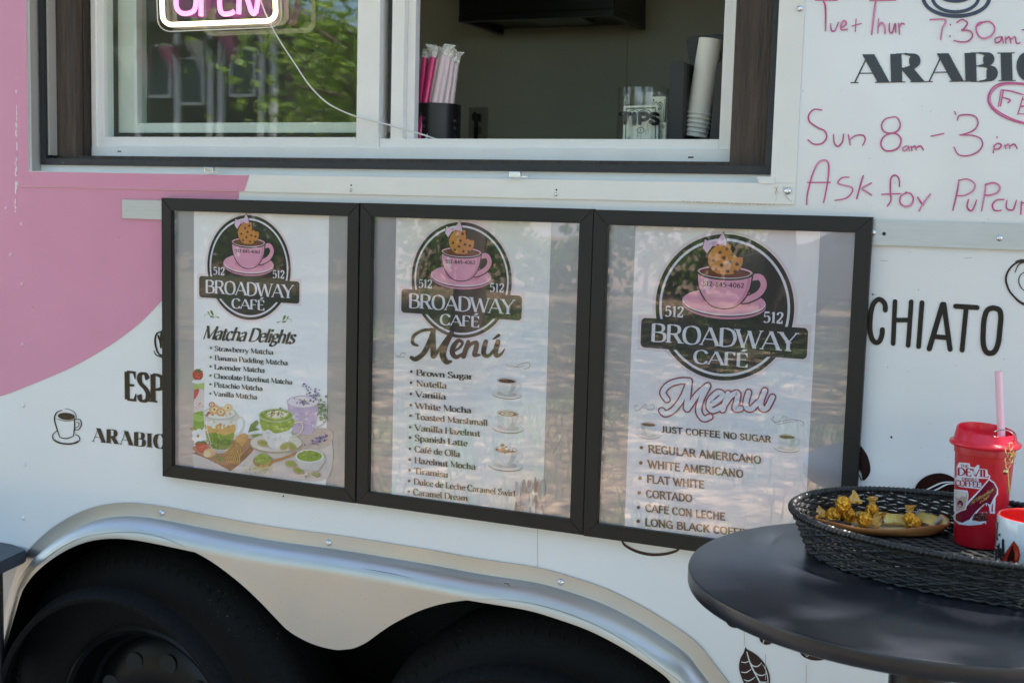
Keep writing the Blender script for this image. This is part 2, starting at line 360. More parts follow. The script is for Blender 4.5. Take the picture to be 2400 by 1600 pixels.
# skeleton letters: l straight, c curved; t = always hairline, T = always stem, s = no serif
GL = {
 'A': (.74, "lt.02,0 .37,1;lT.37,1 .72,0;lts.14,.34 .6,.34"),
 'B': (.68, "l.13,0 .13,1;lts.13,1 .34,1;c.34,1 .52,.94 .57,.77 .5,.6 .33,.54;lts.13,.54 .36,.54;c.33,.54 .58,.48 .64,.27 .56,.07 .34,0;lts.13,0 .34,0"),
 'C': (.70, "c.64,.78 .53,.95 .37,1 .15,.88 .06,.5 .15,.12 .37,0 .54,.05 .65,.22"),
 'D': (.76, "l.13,0 .13,1;lts.13,1 .34,1;c.34,1 .6,.86 .7,.5 .6,.14 .34,0;lts.13,0 .34,0"),
 'E': (.62, "l.13,0 .13,1;lt.13,1 .56,1;lts.13,.53 .48,.53;lt.13,0 .58,0"),
 'F': (.58, "l.13,0 .13,1;lt.13,1 .55,1;lts.13,.5 .47,.5"),
 'G': (.76, "c.64,.8 .53,.96 .37,1 .15,.88 .06,.5 .15,.12 .37,0 .55,.03 .66,.14;l.66,.0 .66,.44;lts.46,.44 .7,.44"),
 'H': (.78, "l.13,0 .13,1;l.65,0 .65,1;lts.13,.52 .65,.52"),
 'I': (.30, "l.15,0 .15,1"),
 'J': (.42, "l.28,.2 .28,1;c.28,.2 .22,.03 .1,-.02 .0,.04"),
 'K': (.72, "l.13,0 .13,1;lt.15,.42 .6,1;lT.28,.58 .66,0"),
 'L': (.58, "l.13,0 .13,1;lt.13,0 .56,0"),
 'M': (.92, "lt.12,0 .12,1;lTs.12,1 .46,.08;lts.46,.08 .8,1;lT.8,1 .8,0"),
 'N': (.80, "lt.12,0 .12,1;lTs.12,1 .66,0;lt.66,0 .66,1"),
 'O': (.80, "c.4,1 .16,.88 .07,.5 .16,.12 .4,0 .64,.12 .73,.5 .64,.88 .4,1"),
 'P': (.64, "l.13,0 .13,1;lts.13,1 .34,1;c.34,1 .54,.93 .6,.74 .54,.54 .34,.47;lts.13,.47 .34,.47"),
 'R': (.72, "l.13,0 .13,1;lts.13,1 .34,1;c.34,1 .53,.93 .58,.75 .52,.57 .34,.5;lts.13,.5 .34,.5;lT.38,.5 .66,0"),
 'S': (.58, "c.49,.8 .4,.96 .27,1 .12,.93 .08,.77 .16,.62 .38,.45 .5,.28 .46,.09 .29,0 .13,.05 .06,.22"),
 'T': (.66, "l.33,0 .33,1;lt.03,1 .63,1"),
 'U': (.76, "l.12,.3 .12,1;c.12,.32 .16,.08 .38,0 .58,.08 .63,.32;lt.63,.3 .63,1"),
 'V': (.72, "lT.02,1 .36,0;lt.36,0 .70,1"),
 'W': (1.04, "lT.02,1 .3,0;lt.3,0 .52,.95;lT.52,.95 .76,0;lt.76,0 1.02,1"),
 'Y': (.70, "lT.02,1 .35,.45;lt.35,.45 .68,1;l.35,0 .35,.48"),
 'a': (.52, "c.09,.52 .15,.62 .27,.66 .38,.58 .4,.42;lT.4,.45 .4,.0;c.4,.4 .22,.35 .09,.25 .08,.1 .2,.0 .33,.06 .4,.18"),
 'b': (.58, "l.12,0 .12,1;c.12,.5 .27,.66 .45,.56 .51,.33 .45,.09 .28,0 .12,.12"),
 'c': (.48, "c.42,.54 .28,.66 .13,.56 .07,.33 .13,.1 .28,0 .43,.12"),
 'd': (.58, "lT.45,0 .45,1;c.45,.5 .3,.66 .13,.56 .07,.33 .13,.09 .29,0 .45,.14"),
 'e': (.50, "lts.08,.36 .43,.36;c.43,.36 .41,.58 .26,.66 .12,.56 .07,.33 .13,.09 .28,0 .43,.12"),
 'f': (.34, "l.14,0 .14,.8;c.14,.78 .17,.97 .27,1.02 .35,.95;lts.02,.64 .3,.64"),
 'g': (.52, "c.26,.66 .11,.58 .09,.42 .2,.27 .32,.3 .41,.42 .38,.58 .26,.66;c.16,.27 .1,.15 .2,.09 .4,.04 .44,-.1 .34,-.24 .16,-.26 .06,-.15 .14,.02;lts.38,.58 .5,.64"),
 'h': (.60, "l.12,0 .12,1;c.12,.45 .22,.62 .34,.66 .45,.57 .47,.4;l.47,.42 .47,0"),
 'i': (.28, "l.13,0 .13,.66;d.13,.9 .075"),
 'l': (.28, "l.13,0 .13,1"),
 'm': (.88, "l.12,0 .12,.66;c.12,.45 .22,.62 .32,.66 .42,.57 .43,.4;l.43,.42 .43,0;c.43,.45 .53,.62 .63,.66 .73,.57 .75,.4;l.75,.42 .75,0"),
 'n': (.60, "l.12,0 .12,.66;c.12,.45 .22,.62 .34,.66 .45,.57 .47,.4;l.47,.42 .47,0"),
 'o': (.54, "c.27,.66 .12,.56 .07,.33 .12,.1 .27,0 .42,.1 .47,.33 .42,.56 .27,.66"),
 'p': (.58, "l.12,-.3 .12,.66;c.12,.5 .27,.66 .45,.56 .51,.33 .45,.09 .28,0 .12,.12"),
 'r': (.42, "l.12,0 .12,.66;c.12,.42 .2,.6 .31,.65 .38,.6"),
 's': (.42, "c.35,.53 .28,.64 .19,.66 .09,.6 .08,.46 .2,.36 .34,.25 .34,.07 .2,0 .1,.03 .05,.15"),
 't': (.36, "l.15,.12 .15,.84;c.15,.14 .19,.01 .27,.0 .34,.08;lts.03,.64 .33,.64"),
 'u': (.60, "l.11,.2 .11,.66;c.11,.24 .15,.04 .27,.0 .38,.07 .46,.22;lT.46,0 .46,.66"),
 'v': (.52, "lT.02,.66 .26,0;lt.26,0 .5,.66"),
 'w': (.78, "lT.02,.66 .22,0;lt.22,0 .39,.62;lT.39,.62 .56,0;lt.56,0 .76,.66"),
 'y': (.52, "lT.02,.66 .27,.02;lt.5,.66 .2,-.22;cs.21,-.2 .12,-.3 .02,-.24"),
 'z': (.46, "lts.05,.66 .42,.66;lTs.42,.66 .05,0;lts.05,0 .43,0"),
 '0': (.58, "c.29,1 .14,.88 .08,.5 .14,.12 .29,0 .44,.12 .5,.5 .44,.88 .29,1"),
 '1': (.40, "l.22,0 .22,1;lts.08,.86 .22,1"),
 '2': (.54, "c.1,.76 .15,.94 .27,1 .41,.92 .43,.72 .3,.42 .07,.03;lT.07,.04 .47,.04"),
 '4': (.58, "lt.4,1 .05,.28;l.4,0 .4,1;lTs.05,.28 .54,.28"),
 '5': (.54, "lTs.13,.95 .45,.95;lts.13,.98 .11,.52;c.11,.52 .27,.62 .42,.54 .47,.32 .4,.08 .24,0 .08,.1"),
 '6': (.58, "c.44,.9 .33,1 .18,.88 .09,.5 .12,.15 .29,0 .45,.1 .5,.32 .42,.53 .29,.58 .15,.5 .1,.32"),
 '8': (.56, "c.28,1 .13,.93 .12,.75 .2,.6 .38,.44 .47,.26 .4,.05 .27,0 .12,.06 .08,.26 .2,.45 .36,.58 .44,.75 .42,.93 .28,1"),
 '-': (.36, "lTs.05,.4 .31,.4"), ' ': (.28, ""), "'": (.2, "l.1,.75 .1,1"),
 '\u00c9': (.62, "l.13,0 .13,1;lt.13,1 .56,1;lts.13,.53 .48,.53;lt.13,0 .58,0;lTs.3,1.12 .44,1.3"),
 '\u00e9': (.50, "lts.08,.36 .43,.36;c.43,.36 .41,.58 .26,.66 .12,.56 .07,.33 .13,.09 .28,0 .43,.12;lTs.24,.78 .36,.98"),
}
_gc = {}
def glyph(ch):
    if ch not in _gc:
        a, s = GL[ch]; out = []
        for st in s.split(';'):
            if not st: continue
            k = st[0]; i = 1; fl = ''
            while st[i] in 'tTs': fl += st[i]; i += 1
            if k == 'd':
                p, r = st[i:].split(' '); out.append(('d', fl, pl(p), float(r)))
            else: out.append((k, fl, pl(st[i:]), 0))
        _gc[ch] = (a, out)
    return _gc[ch]
def glyph_shapes(strokes, st):
    """outline pieces of one letter in a style: th stem, hr hairline, sf serif length, rnd round ends"""
    th, hr, sf, rnd = st['th'], st['hr'], st.get('sf', 0), st.get('rnd', 0)
    ends = {}
    for k, fl, p, r in strokes:
        if k == 'l':
            for e in (p[0], p[-1]): ends[e] = ends.get(e, 0)+1
    for k, fl, p, r in strokes:
        if k == 'd':
            q = p[0]; rr = r*max(.8, th/.13)
            yield 'p', [(q[0]+rr*cos(2*pi*i/12), q[1]+rr*sin(2*pi*i/12)) for i in range(12)], None; continue
        if k == 'l':
            (x0, y0), (x1, y1) = p[0], p[-1]; dx, dy = x1-x0, y1-y0; d = math.hypot(dx, dy)
            wd = th if 'T' in fl else hr if 't' in fl else (hr+(th-hr)*min(1, (abs(dy)/d)**1.2))
            ext = 0
            if not sf: ext = st.get('ext', wd/2 if not rnd else 0)
            ux, uy = dx/d, dy/d
            diag = abs(ux) > .15 and abs(uy) > .15
            q0, q1 = (x0-ux*ext, y0-uy*ext), (x1+ux*ext, y1+uy*ext)
            if diag and not rnd:     # flat ends for slanted strokes
                h = wd/2/abs(uy)
                yield 'q', [(q0[0]-h, q0[1]), (q1[0]-h, q1[1])], [(q0[0]+h, q0[1]), (q1[0]+h, q1[1])]
            else:
                L, R = ribbon([q0, q1], wd); yield 'q', L, R
            if rnd:
                for q in (q0, q1): yield 'p', [(q[0]+wd/2*cos(2*pi*i/12), q[1]+wd/2*sin(2*pi*i/12)) for i in range(12)], None
            if sf and 's' not in fl:
                hs = st.get('hs', hr)
                if abs(dy) > abs(dx)*.8:
                    for (ex, ey) in (p[0], p[-1]):
                        if ends[(ex, ey)] > 1 and not (ch_bottom(ey)): continue
                        if ends[(ex, ey)] > 1: continue
                        yy = ey+(hs/2 if ey < .3 else -hs/2)
                        l = wd/2+sf; rgt = wd/2+sf
                        if ey > .5 and ey < .7 or (ey >= .99 and st.get('lc') and ey > 1.0): rgt = 0
                        yield 'q', [(ex-l, yy+hs/2), (ex+rgt, yy+hs/2)], [(ex-l, yy-hs/2), (ex+rgt, yy-hs/2)]
                else:
                    for (ex, ey) in (p[0], p[-1]):
                        if ends[(ex, ey)] > 1: continue
                        if any(abs(ex-q[0]) < .02 for kk, f2, pp, r2 in strokes if kk == 'l' and abs(pp[-1][1]-pp[0][1]) > .5 for q in pp): continue
                        t = .24 if ey > .9 else -.24
                        s2 = 1 if ex < .3 else -1
                        yield 'p', [(ex, ey+math.copysign(hr/2, t)), (ex, ey-t), (ex+s2*.04, ey-t), (ex+s2*.14, ey-math.copysign(hr/2, t))], None
        else:
            pts = spline(p, st.get('n', 5)); ws = []
            for i in range(len(pts)):
                a = pts[max(i-1, 0)]; b = pts[min(i+1, len(pts)-1)]
                an = math.atan2(b[1]-a[1], b[0]-a[0])
                v = abs(sin(an-st.get('nib', 0)))
                ws.append(hr+(th-hr)*v**1.3 if not rnd else th)
            L, R = ribbon(pts, ws); yield 'q', L, R
            if rnd:
                for q in (pts[0], pts[-1]): yield 'p', [(q[0]+th/2*cos(2*pi*i/12), q[1]+th/2*sin(2*pi*i/12)) for i in range(12)], None
def ch_bottom(y): return y < .05
SERIF = dict(th=.155, hr=.06, sf=.055, hs=.05, nib=.25)
SERIFB = dict(th=.17, hr=.06, sf=.06, hs=.055, nib=.2)
SANSB = dict(th=.20, hr=.175, ext=.085, sp=.07)
SANSM = dict(th=.12, hr=.11, ext=.05, sp=.08)
FAT = dict(th=.27, hr=.035, sf=.075, hs=.035, sp=.16, n=7)
SLAB = dict(th=.20, hr=.09, sf=.07, hs=.09, sp=.04)
SCRIPT = dict(th=.185, hr=.075, slant=.32, nib=.5, ext=.02, sp=-.05)
# ---------------------------------------------------------------- ground and road
GZ = -0.055
def ground_mat():
    m = bpy.data.materials.new('dirt_and_leaf_litter'); m.use_nodes = True; n = m.node_tree.nodes; l = m.node_tree.links; b = n['Principled BSDF']
    tc = n.new('ShaderNodeTexCoord')
    def noise(s, d=6):
        t = n.new('ShaderNodeTexNoise'); t.inputs['Scale'].default_value = s; t.inputs['Detail'].default_value = d; l.new(tc.outputs['Object'], t.inputs['Vector']); return t
    big = noise(.5, 5); mid = noise(7, 8); vor = n.new('ShaderNodeTexVoronoi'); vor.inputs['Scale'].default_value = 14; l.new(tc.outputs['Object'], vor.inputs['Vector'])
    r1 = n.new('ShaderNodeValToRGB'); e = r1.color_ramp.elements
    e[0].position = .3; e[0].color = (.07, .042, .025, 1); e[1].position = .72; e[1].color = (.62, .42, .25, 1)
    x = e.new(.5); x.color = (.26, .165, .095, 1)
    l.new(mid.outputs[0], r1.inputs[0])
    r2 = n.new('ShaderNodeValToRGB'); e = r2.color_ramp.elements; e[0].position = .52; e[0].color = (0, 0, 0, 1); e[1].position = .62; e[1].color = (1, 1, 1, 1)
    l.new(big.outputs[0], r2.inputs[0])
    g = n.new('ShaderNodeMixRGB'); g.inputs[2].default_value = (.09, .14, .035, 1); l.new(r1.outputs[0], g.inputs[1])
    mu = n.new('ShaderNodeMath'); mu.operation = 'MULTIPLY'; l.new(r2.outputs[0], mu.inputs[0]); mu.inputs[1].default_value = .8; l.new(mu.outputs[0], g.inputs[0])
    lit = n.new('ShaderNodeMixRGB'); lit.blend_type = 'MULTIPLY'; lit.inputs[0].default_value = .75; l.new(g.outputs[0], lit.inputs[1]); sp_ = n.new('ShaderNodeSeparateColor'); l.new(vor.outputs['Color'], sp_.inputs[0]); l.new(sp_.outputs[0], lit.inputs[2])
    l.new(lit.outputs[0], b.inputs['Base Color']); b.inputs['Roughness'].default_value = .9
    bp = n.new('ShaderNodeBump'); bp.inputs['Strength'].default_value = .8; bp.inputs['Distance'].default_value = .05; l.new(vor.outputs[0], bp.inputs['Height']); l.new(bp.outputs[0], b.inputs['Normal'])
    return m
M['ground'] = ground_mat()
g = MB(); g.poly([(-400, -400, GZ), (400, -400, GZ), (400, 400, GZ), (-400, 400, GZ)]); tag(g.build('ground', M['ground']), kind='structure')
M['gravel'] = mat('pale_gravel_pad', (.17, .16, .15), .9, bump=.9, bscale=60, vary=.35, vscale=30)
g = MB(); g.poly([(-5, -2.3, GZ+.004), (6, -2.3, GZ+.004), (6, 3, GZ+.004), (-5, 3, GZ+.004)]); tag(g.build('gravel_pad', M['gravel']), kind='structure')

# ---------------------------------------------------------------- food trailer
T = empty('food_trailer', (0.5, 0, GZ))
tag(T, 'white and pink coffee trailer with open sliding service window and twin wheels', 'food trailer')
def tp(mb, name, m, parent=None, **k):
    return mb.build(name, m, parent or T, world=(parent is None or parent is T), **k)
# opening of the service window in the wall (Y = 0)
OX0, OX1, OZ0, OZ1 = P(70, 402).x, P(1818, 200).x, 1.4755, 2.34
XL, XR, ZB, ZT = -1.9, 3.3, 0.30, 2.75
# fender outline, photo pixels on the wall plane
z0 = (0, 1140, .34014); z8 = (800, 1200, .35714); z5 = (1580, 1180, .34864)
top_px = zz(z0, pl("120,560 205,430 300,335 420,245 560,170 700,125 850,108 980,112 1150,137 1500,205 1900,275")) + \
         zz(z8, pl("0,150 300,197 600,245 900,300 1290,358 1500,415 1750,500 2000,625 2200,750 2352,860")) + zz(z5, pl("300,1110 400,1222"))
def sm(pts, n=5): return spline(pts, n)
topw = [(P(a, b).x, P(a, b).z) for a, b in sm(top_px)]
# mirror the steep lower ends down to the sill
def arch(cx, cz, r, a0, a1, n=24): return [(cx+r*cos(a0+(a1-a0)*i/n), cz+r*sin(a0+(a1-a0)*i/n)) for i in range(n+1)]
WX1, WX2, WZ = -0.094, 0.794, 0.335
while topw[0][1] > ZB+.02: topw.insert(0, (topw[0][0]-.013, topw[0][1]-.035))
while topw[-1][1] > ZB+.02: topw.append((topw[-1][0]+.014, topw[-1][1]-.035))
# wall panel with the window cut out and the wheel opening below the fender line
w_ = MB()
inner = [(x, z-.018) for x, z in topw]
def wall_quad(x0, x1, za, zb): w_.prism([(x0, 0, za), (x1, 0, za), (x1, 0, zb), (x0, 0, zb)], (0, .006, 0))
bm = w_.bm
def col_of(x):
    for (xa, za), (xb, zb) in zip(inner, inner[1:]):
        if xa <= x <= xb: return za+(zb-za)*(x-xa)/max(1e-9, xb-xa)
    return ZB
xs = sorted(set([XL, XR, OX0, OX1]+[round(x, 4) for x, z in inner if z > ZB]))
xs = [x for i, x in enumerate(xs) if i == 0 or x-xs[i-1] > 1e-4]
rows = {}
def vv(x, z):
    k = (round(x, 4), round(z, 4))
    if k not in rows: rows[k] = bm.verts.new((x, 0, z))
    return rows[k]
for xa, xb in zip(xs, xs[1:]):
    za, zb = max(ZB, col_of(xa)), max(ZB, col_of(xb))
    if OX0-1e-6 <= xa and xb <= OX1+1e-6:
        bm.faces.new((vv(xa, za), vv(xb, zb), vv(xb, OZ0), vv(xa, OZ0)))
        bm.faces.new((vv(xa, OZ1), vv(xb, OZ1), vv(xb, ZT), vv(xa, ZT)))
    else:
        bm.faces.new((vv(xa, za), vv(xb, zb), vv(xb, OZ0), vv(xa, OZ0)))
        bm.faces.new((vv(xa, OZ0), vv(xb, OZ0), vv(xb, OZ1), vv(xa, OZ1)))
        bm.faces.new((vv(xa, OZ1), vv(xb, OZ1), vv(xb, ZT), vv(xa, ZT)))
wall = tp(w_, 'side_wall', M['white'])
so = wall.modifiers.new('thickness', 'SOLIDIFY'); so.thickness = .006; so.offset = -1
for p in wall.data.polygons: pass
# other sides, roof, floor, inner lining
b = MB(); b.box(XL, XR, .012, 2.1, ZT, ZT+.05); tp(b, 'roof', M['white'])
b = MB(); b.box(XL, XL+.03, .012, 2.1, ZB, ZT-.002); b.box(XR-.03, XR, .012, 2.1, ZB, ZT-.002); b.box(XL+.032, XR-.032, 2.07, 2.1, ZB, ZT-.002); tp(b, 'end_and_rear_walls', M['white'])
b = MB(); b.box(XL+.04, XR-.04, 1.95, 1.97, .80, 2.65); b.box(-.80, -.78, .13, 1.945, .80, 2.65); b.box(3.0, 3.02, .13, 1.945, .80, 2.65); b.box(-.78, 3.0, .13, 1.945, 2.60, 2.65)
lining = tp(b, 'interior_lining', M['inwall'])
b = MB(); b.box(.205, .235, 1.944, 1.9495, .9, 2.599); tp(b, 'panel_joint_strip', M['inwall'])
b = MB(); b.box(-.78, 3.0, .13, 1.945, .74, .795); b.box(XL+.03, XR-.03, .3, 2.0, .30, .36); tp(b, 'floor', M['under'])
CZ = 1.530      # counter inside the window
b = MB(); b.box(-.32, 1.5, .135, .56, CZ-.03, CZ, bev=.004); tp(b, 'counter', M['steel'])
b = MB(); b.box(-.45, 1.6, .012, .016, .8, OZ0-.03); tp(b, 'wall_core', M['under'])

# serving hatch, propped open above the window
b = MB(); b.prism([(OX0-.02, -.004, OZ1+.055), (OX1+.02, -.004, OZ1+.055), (OX1+.02, -1.05, OZ1+.30), (OX0-.02, -1.05, OZ1+.30)], (0, .012, .035)); tp(b, 'open_hatch', M['white'])
# pink wrap on the wall and over the trim
pk = zz((0, 500, .35714), pl("1060,575 950,690 850,775 700,880 500,995 300,1085 100,1165 0,1200"))
k = Ink(lambda a, b_, o: P(a, b_) - Vector((0, o, 0)), .0006)
edge = [(560.5, 464), (520, 540), (455, 625)]+pk
w3 = [(P(a, b_).x, P(a, b_).z) for a, b_ in sm(edge, 6)]
lowx, lowz = w3[-1]
pinkpoly = w3+[(lowx-.25, lowz-.035), (XL+.005, lowz-.06), (XL+.005, ZT-.01), (OX0-.001, ZT-.01), (OX0-.001, OZ0-.001), (w3[0][0], OZ0-.001)]
b = MB(); b.poly([(x, -.0007, z) for x, z in pinkpoly]); tp(b, 'pink_wrap', M['pink'])
# white trim flange round the opening: outer edge / inner edge
fx0, fx1, fz0 = P(45, 436).x, P(1875, 250).x, 1.4445
def flange(x0, x1, za, zb, y=-.003): return (x0, x1, y, -.0009, za, zb)
b = MB()
b.box(*flange(OX0+.0005, fx1, fz0, OZ0)); b.box(*flange(OX1, fx1, OZ0+.0004, OZ1)); b.box(*flange(fx0, OX0, OZ0+.0004, OZ1)); b.box(*flange(fx0, fx1, OZ1+.0004, OZ1+.05)); b.box(*flange(fx0, OX0, fz0, OZ0))
tp(b, 'opening_trim', M['trim'])
# the wrap carries over the trim on the left, with a slanted edge
sx0, sx1 = P(586.7, 411).x, P(575, 435).x
b = MB(); b.poly([(fx0+.0005, -.0036, fz0+.0006), (sx1, -.0036, fz0+.0006), (sx0, -.0036, OZ0-.0012), (OX0-.0002, -.0036, OZ0-.0012), (OX0-.0002, -.0036, OZ1), (fx0+.0005, -.0036, OZ1)])
tp(b, 'trim_wrap', M['pink'])
# reveals, gasket, wooden lining
GY0, GY1, WY, FY = .024, .046, .050, .088
def ringbox(b, x0, x1, za, zb, t, y0, y1):
    b.box(x0, x0+t, y0, y1, za, zb); b.box(x1-t, x1, y0, y1, za, zb); b.box(x0+t+.0002, x1-t-.0002, y0, y1, za, za+t); b.box(x0+t+.0002, x1-t-.0002, y0, y1, zb-t, zb)
b = MB(); ringbox(b, OX0-.004, OX1+.004, OZ0-.003, OZ1+.004, .0035, .0062, .135); tp(b, 'opening_reveal', M['reveal'])
gx0, gx1, gz0 = P(94, 300, GY0).x, P(1823, 200, GY0).x, P(1000, 398.5, GY0).z
b = MB(); ringbox(b, gx0, gx1, gz0, OZ1-.01, .013, GY0, GY1); gk = tp(b, 'rubber_gasket', M['rubber'])
b = MB(); b.box(OX0, OX1+.003, .030, .033, OZ0-.0025, gz0+.004); tp(b, 'opening_lip', M['vinyl'])
b = MB(); b.box(gx1-.004, OX1+.003, .030, .033, gz0+.0042, OZ1); tp(b, 'opening_lip', M['vinyl'])
wx0, wx1 = P(133, 300, WY).x, P(1800, 200, WY).x
wz0 = P(1000, 385, WY).z
iw0, iw1 = P(178, 300, WY).x, P(1731, 200, FY).x
b = MB(); b.box(gx0+.0135, wx0, GY1-.015, WY+.005, gz0+.02, OZ1-.03); tp(b, 'left_reveal_strip', M['reveal'])
b = MB(); b.box(wx0, iw0, WY, .13, wz0, OZ1-.03, bev=.002); tp(b, 'wooden_jamb', M['wood'])
b = MB(); b.box(iw1, max(wx1, gx1-.005), WY, .13, wz0, OZ1-.03, bev=.002); tp(b, 'wooden_jamb', M['wood'])
b = MB(); b.box(iw0-.001, iw1+.001, WY+.003, .13, wz0-.001, P(1000, 374.5, FY).z, bev=.002); tp(b, 'wooden_sill', M['wood'])
b = MB(); b.box(iw0-.001, iw1+.001, WY+.003, .13, OZ1-.07, OZ1-.03, bev=.002); tp(b, 'wooden_lintel', M['wood'])
b = MB(); b.box(iw0+.0005, P(212, 300, FY).x-.0005, .07, .128, wz0+.005, OZ1-.07); tp(b, 'shaded_jamb_side_strip', M['woodshade'])
# white vinyl slider
VX0, VX1 = P(213.5, 300, FY).x, P(1730, 250, FY).x
vz0 = P(1000, 374.5, FY).z
VZ1 = OZ1-.072
gl0 = P(1000, 324.5, FY).z-.0     # underside of the clear opening
gx_l = P(249, 250, FY+.012).x
wf = empty('window_frame', (0, 0, 0)); wf.parent = T; wf.location = -T.location
def tw(mb, name, m, **k): return mb.build(name, m, wf, **k)
b = MB()
zs = P(1000, 346.5, FY).z
b.box(VX0, VX1, FY, .128, vz0, zs, bev=.0015); b.box(VX0, VX1, FY, .128, VZ1-.03, VZ1, bev=.0015)
b.box(VX0, P(226, 300, FY).x, FY+.001, .128, zs, VZ1-.03, bev=.0015); b.box(P(1712, 250, FY).x, VX1, FY+.001, .128, zs, VZ1-.03, bev=.0015)
b.build('outer_frame', M['vinyl'], wf)
b = MB(); mx0, mx1 = P(836, 250, FY+.004).x, P(888, 250, FY+.004).x
b.box(P(226, 300, FY).x+.0004, gx_l, FY+.006, .122, zs, VZ1-.03, bev=.001); b.box(gx_l, mx0, FY+.006, .122, zs+.0003, P(600, 321.5, FY+.006).z, bev=.001)
b.box(mx0, mx1, FY+.003, .124, zs-.004, VZ1-.03, bev=.0015); b.box(gx_l, mx0, FY+.006, .122, VZ1-.06, VZ1-.0302, bev=.001)
b.build('fixed_sash', M['vinyl'], wf)
b = MB(); ox0, ox1 = P(975, 250, FY+.03).x, P(1690, 250, FY+.012).x
b.box(P(921, 250, FY+.02).x, P(950, 250, FY+.02).x, FY+.012, .128, gl0-.003, VZ1-.03, bev=.001)
b.box(P(950, 250, FY+.02).x+.0003, ox0, FY+.024, .128, gl0-.003, VZ1-.03, bev=.001)
b.box(mx1+.0005, ox1, FY+.008, .124, zs+.0003, gl0, bev=.001); b.box(ox1, P(1712, 250, FY).x-.0003, FY+.008, .124, zs+.0003, VZ1-.03, bev=.001)
b.build('open_side_track', M['vinyl'], wf)
b = MB(); b.box(P(905, 250, FY+.012).x, P(916, 250, FY+.012).x, FY+.02, .127, P(910, 287, FY).z, VZ1-.03); b.build('weather_strip', M['rubber'], wf)
for px, py in ((280, 355), (1619, 369)):
    b = MB(); q = P(px, py, FY); b.box(q.x-.0045, q.x+.0045, FY-.0006, FY+.002, q.z-.0012, q.z+.0012); b.build('drain_slot', M['hole'], wf)
b = MB(); zq_ = P(600, 321.5, FY+.006).z-.003; b.poly([(gx_l-.003, FY+.016, zq_), (mx0+.003, FY+.016, zq_), (mx0+.003, FY+.016, VZ1-.058), (gx_l-.003, FY+.016, VZ1-.058)]); b.build('fixed_pane', M['glass'], wf)
# the opened sash, slid behind the fixed pane
SY = .136
s0, s1 = P(277, 250, SY).x, P(322, 250, SY).x
sz = P(450, 288, SY).z
b = MB(); b.box(s0, s1, SY, SY+.03, P(450, 312, SY).z, VZ1-.03, bev=.002); b.box(s1, mx1+.03, SY, SY+.03, P(450, 312, SY).z, sz, bev=.002)
b.box(s1-.006, s1+.004, SY-.006, SY-.0002, sz-.006, VZ1-.04)
b.build('sliding_sash', M['vinyl'], wf)
b = MB(); b.poly([(s1-.004, SY+.014, sz-.004), (mx1+.03, SY+.014, sz-.004), (mx1+.03, SY+.014, VZ1-.04), (s1-.004, SY+.014, VZ1-.04)]); b.build('sliding_pane', M['glass'], wf)

# fender: flat flange, rolled bead, skirt with two arches
def offs(path, d):
    out = []
    for i, (x, z) in enumerate(path):
        a = path[max(i-1, 0)]; c = path[min(i+1, len(path)-1)]
        dx, dz = c[0]-a[0], c[1]-a[1]; L = math.hypot(dx, dz) or 1
        out.append((x+dz/L*d, z-dx/L*d))
    return out
cut = [q for q in topw if q[1] > .42]
import bisect
def at_len(path, t):
    L = [0]
    for p, q in zip(path, path[1:]): L.append(L[-1]+math.hypot(q[0]-p[0], q[1]-p[1]))
    s = t*L[-1]; i = min(len(L)-2, max(0, bisect.bisect(L, s)-1)); f = (s-L[i])/max(1e-9, L[i+1]-L[i])
    return (path[i][0]+f*(path[i+1][0]-path[i][0]), path[i][1]+f*(path[i+1][1]-path[i][1]))
cut = [at_len(cut, i/170) for i in range(171)]
for _ in range(3): cut = [cut[0]]+[((a[0]+2*b_[0]+c[0])/4, (a[1]+2*b_[1]+c[1])/4) for a, b_, c in zip(cut, cut[1:], cut[2:])]+[cut[-1]]
prof = [(0, -.0012), (0, -.0035), (.025, -.0035), (.0262, -.0038)]+[(.0265+.0355*(1-cos(pi/2*i/14)), -.0042-.0388*sin(pi/2*i/14)) for i in range(15)]
low_px = zz(z0, pl("95,850 150,700 230,560 330,480 450,400 600,340 800,312 950,315 1100,345 1250,405 1450,510 1650,660 1800,800 1900,905 2000,1000 2150,1080 2300,1120")) + \
         zz(z8, pl("30,897 80,890 160,855 250,790 350,725 500,650 650,602 800,578 950,568 1100,575 1300,610 1500,670 1700,755 1900,870 2100,1020 2230,1120 2400,1280"))
loww = [(P(a, b_, -.043).x, P(a, b_, -.043).z) for a, b_ in sm(low_px, 4)]
b = MB(); ringsv = []
for d, y in prof:
    ringsv.append([b.bm.verts.new((x, y, z)) for x, z in offs(cut, d)])
for A, B in zip(ringsv, ringsv[1:]):
    for i in range(len(A)-1): b.bm.faces.new((A[i], A[i+1], B[i+1], B[i]))
sk = offs(cut, .062)
poly = [(x, -.0432, z) for x, z in sk]+[(x, -.0432, z) for x, z in reversed(loww)]
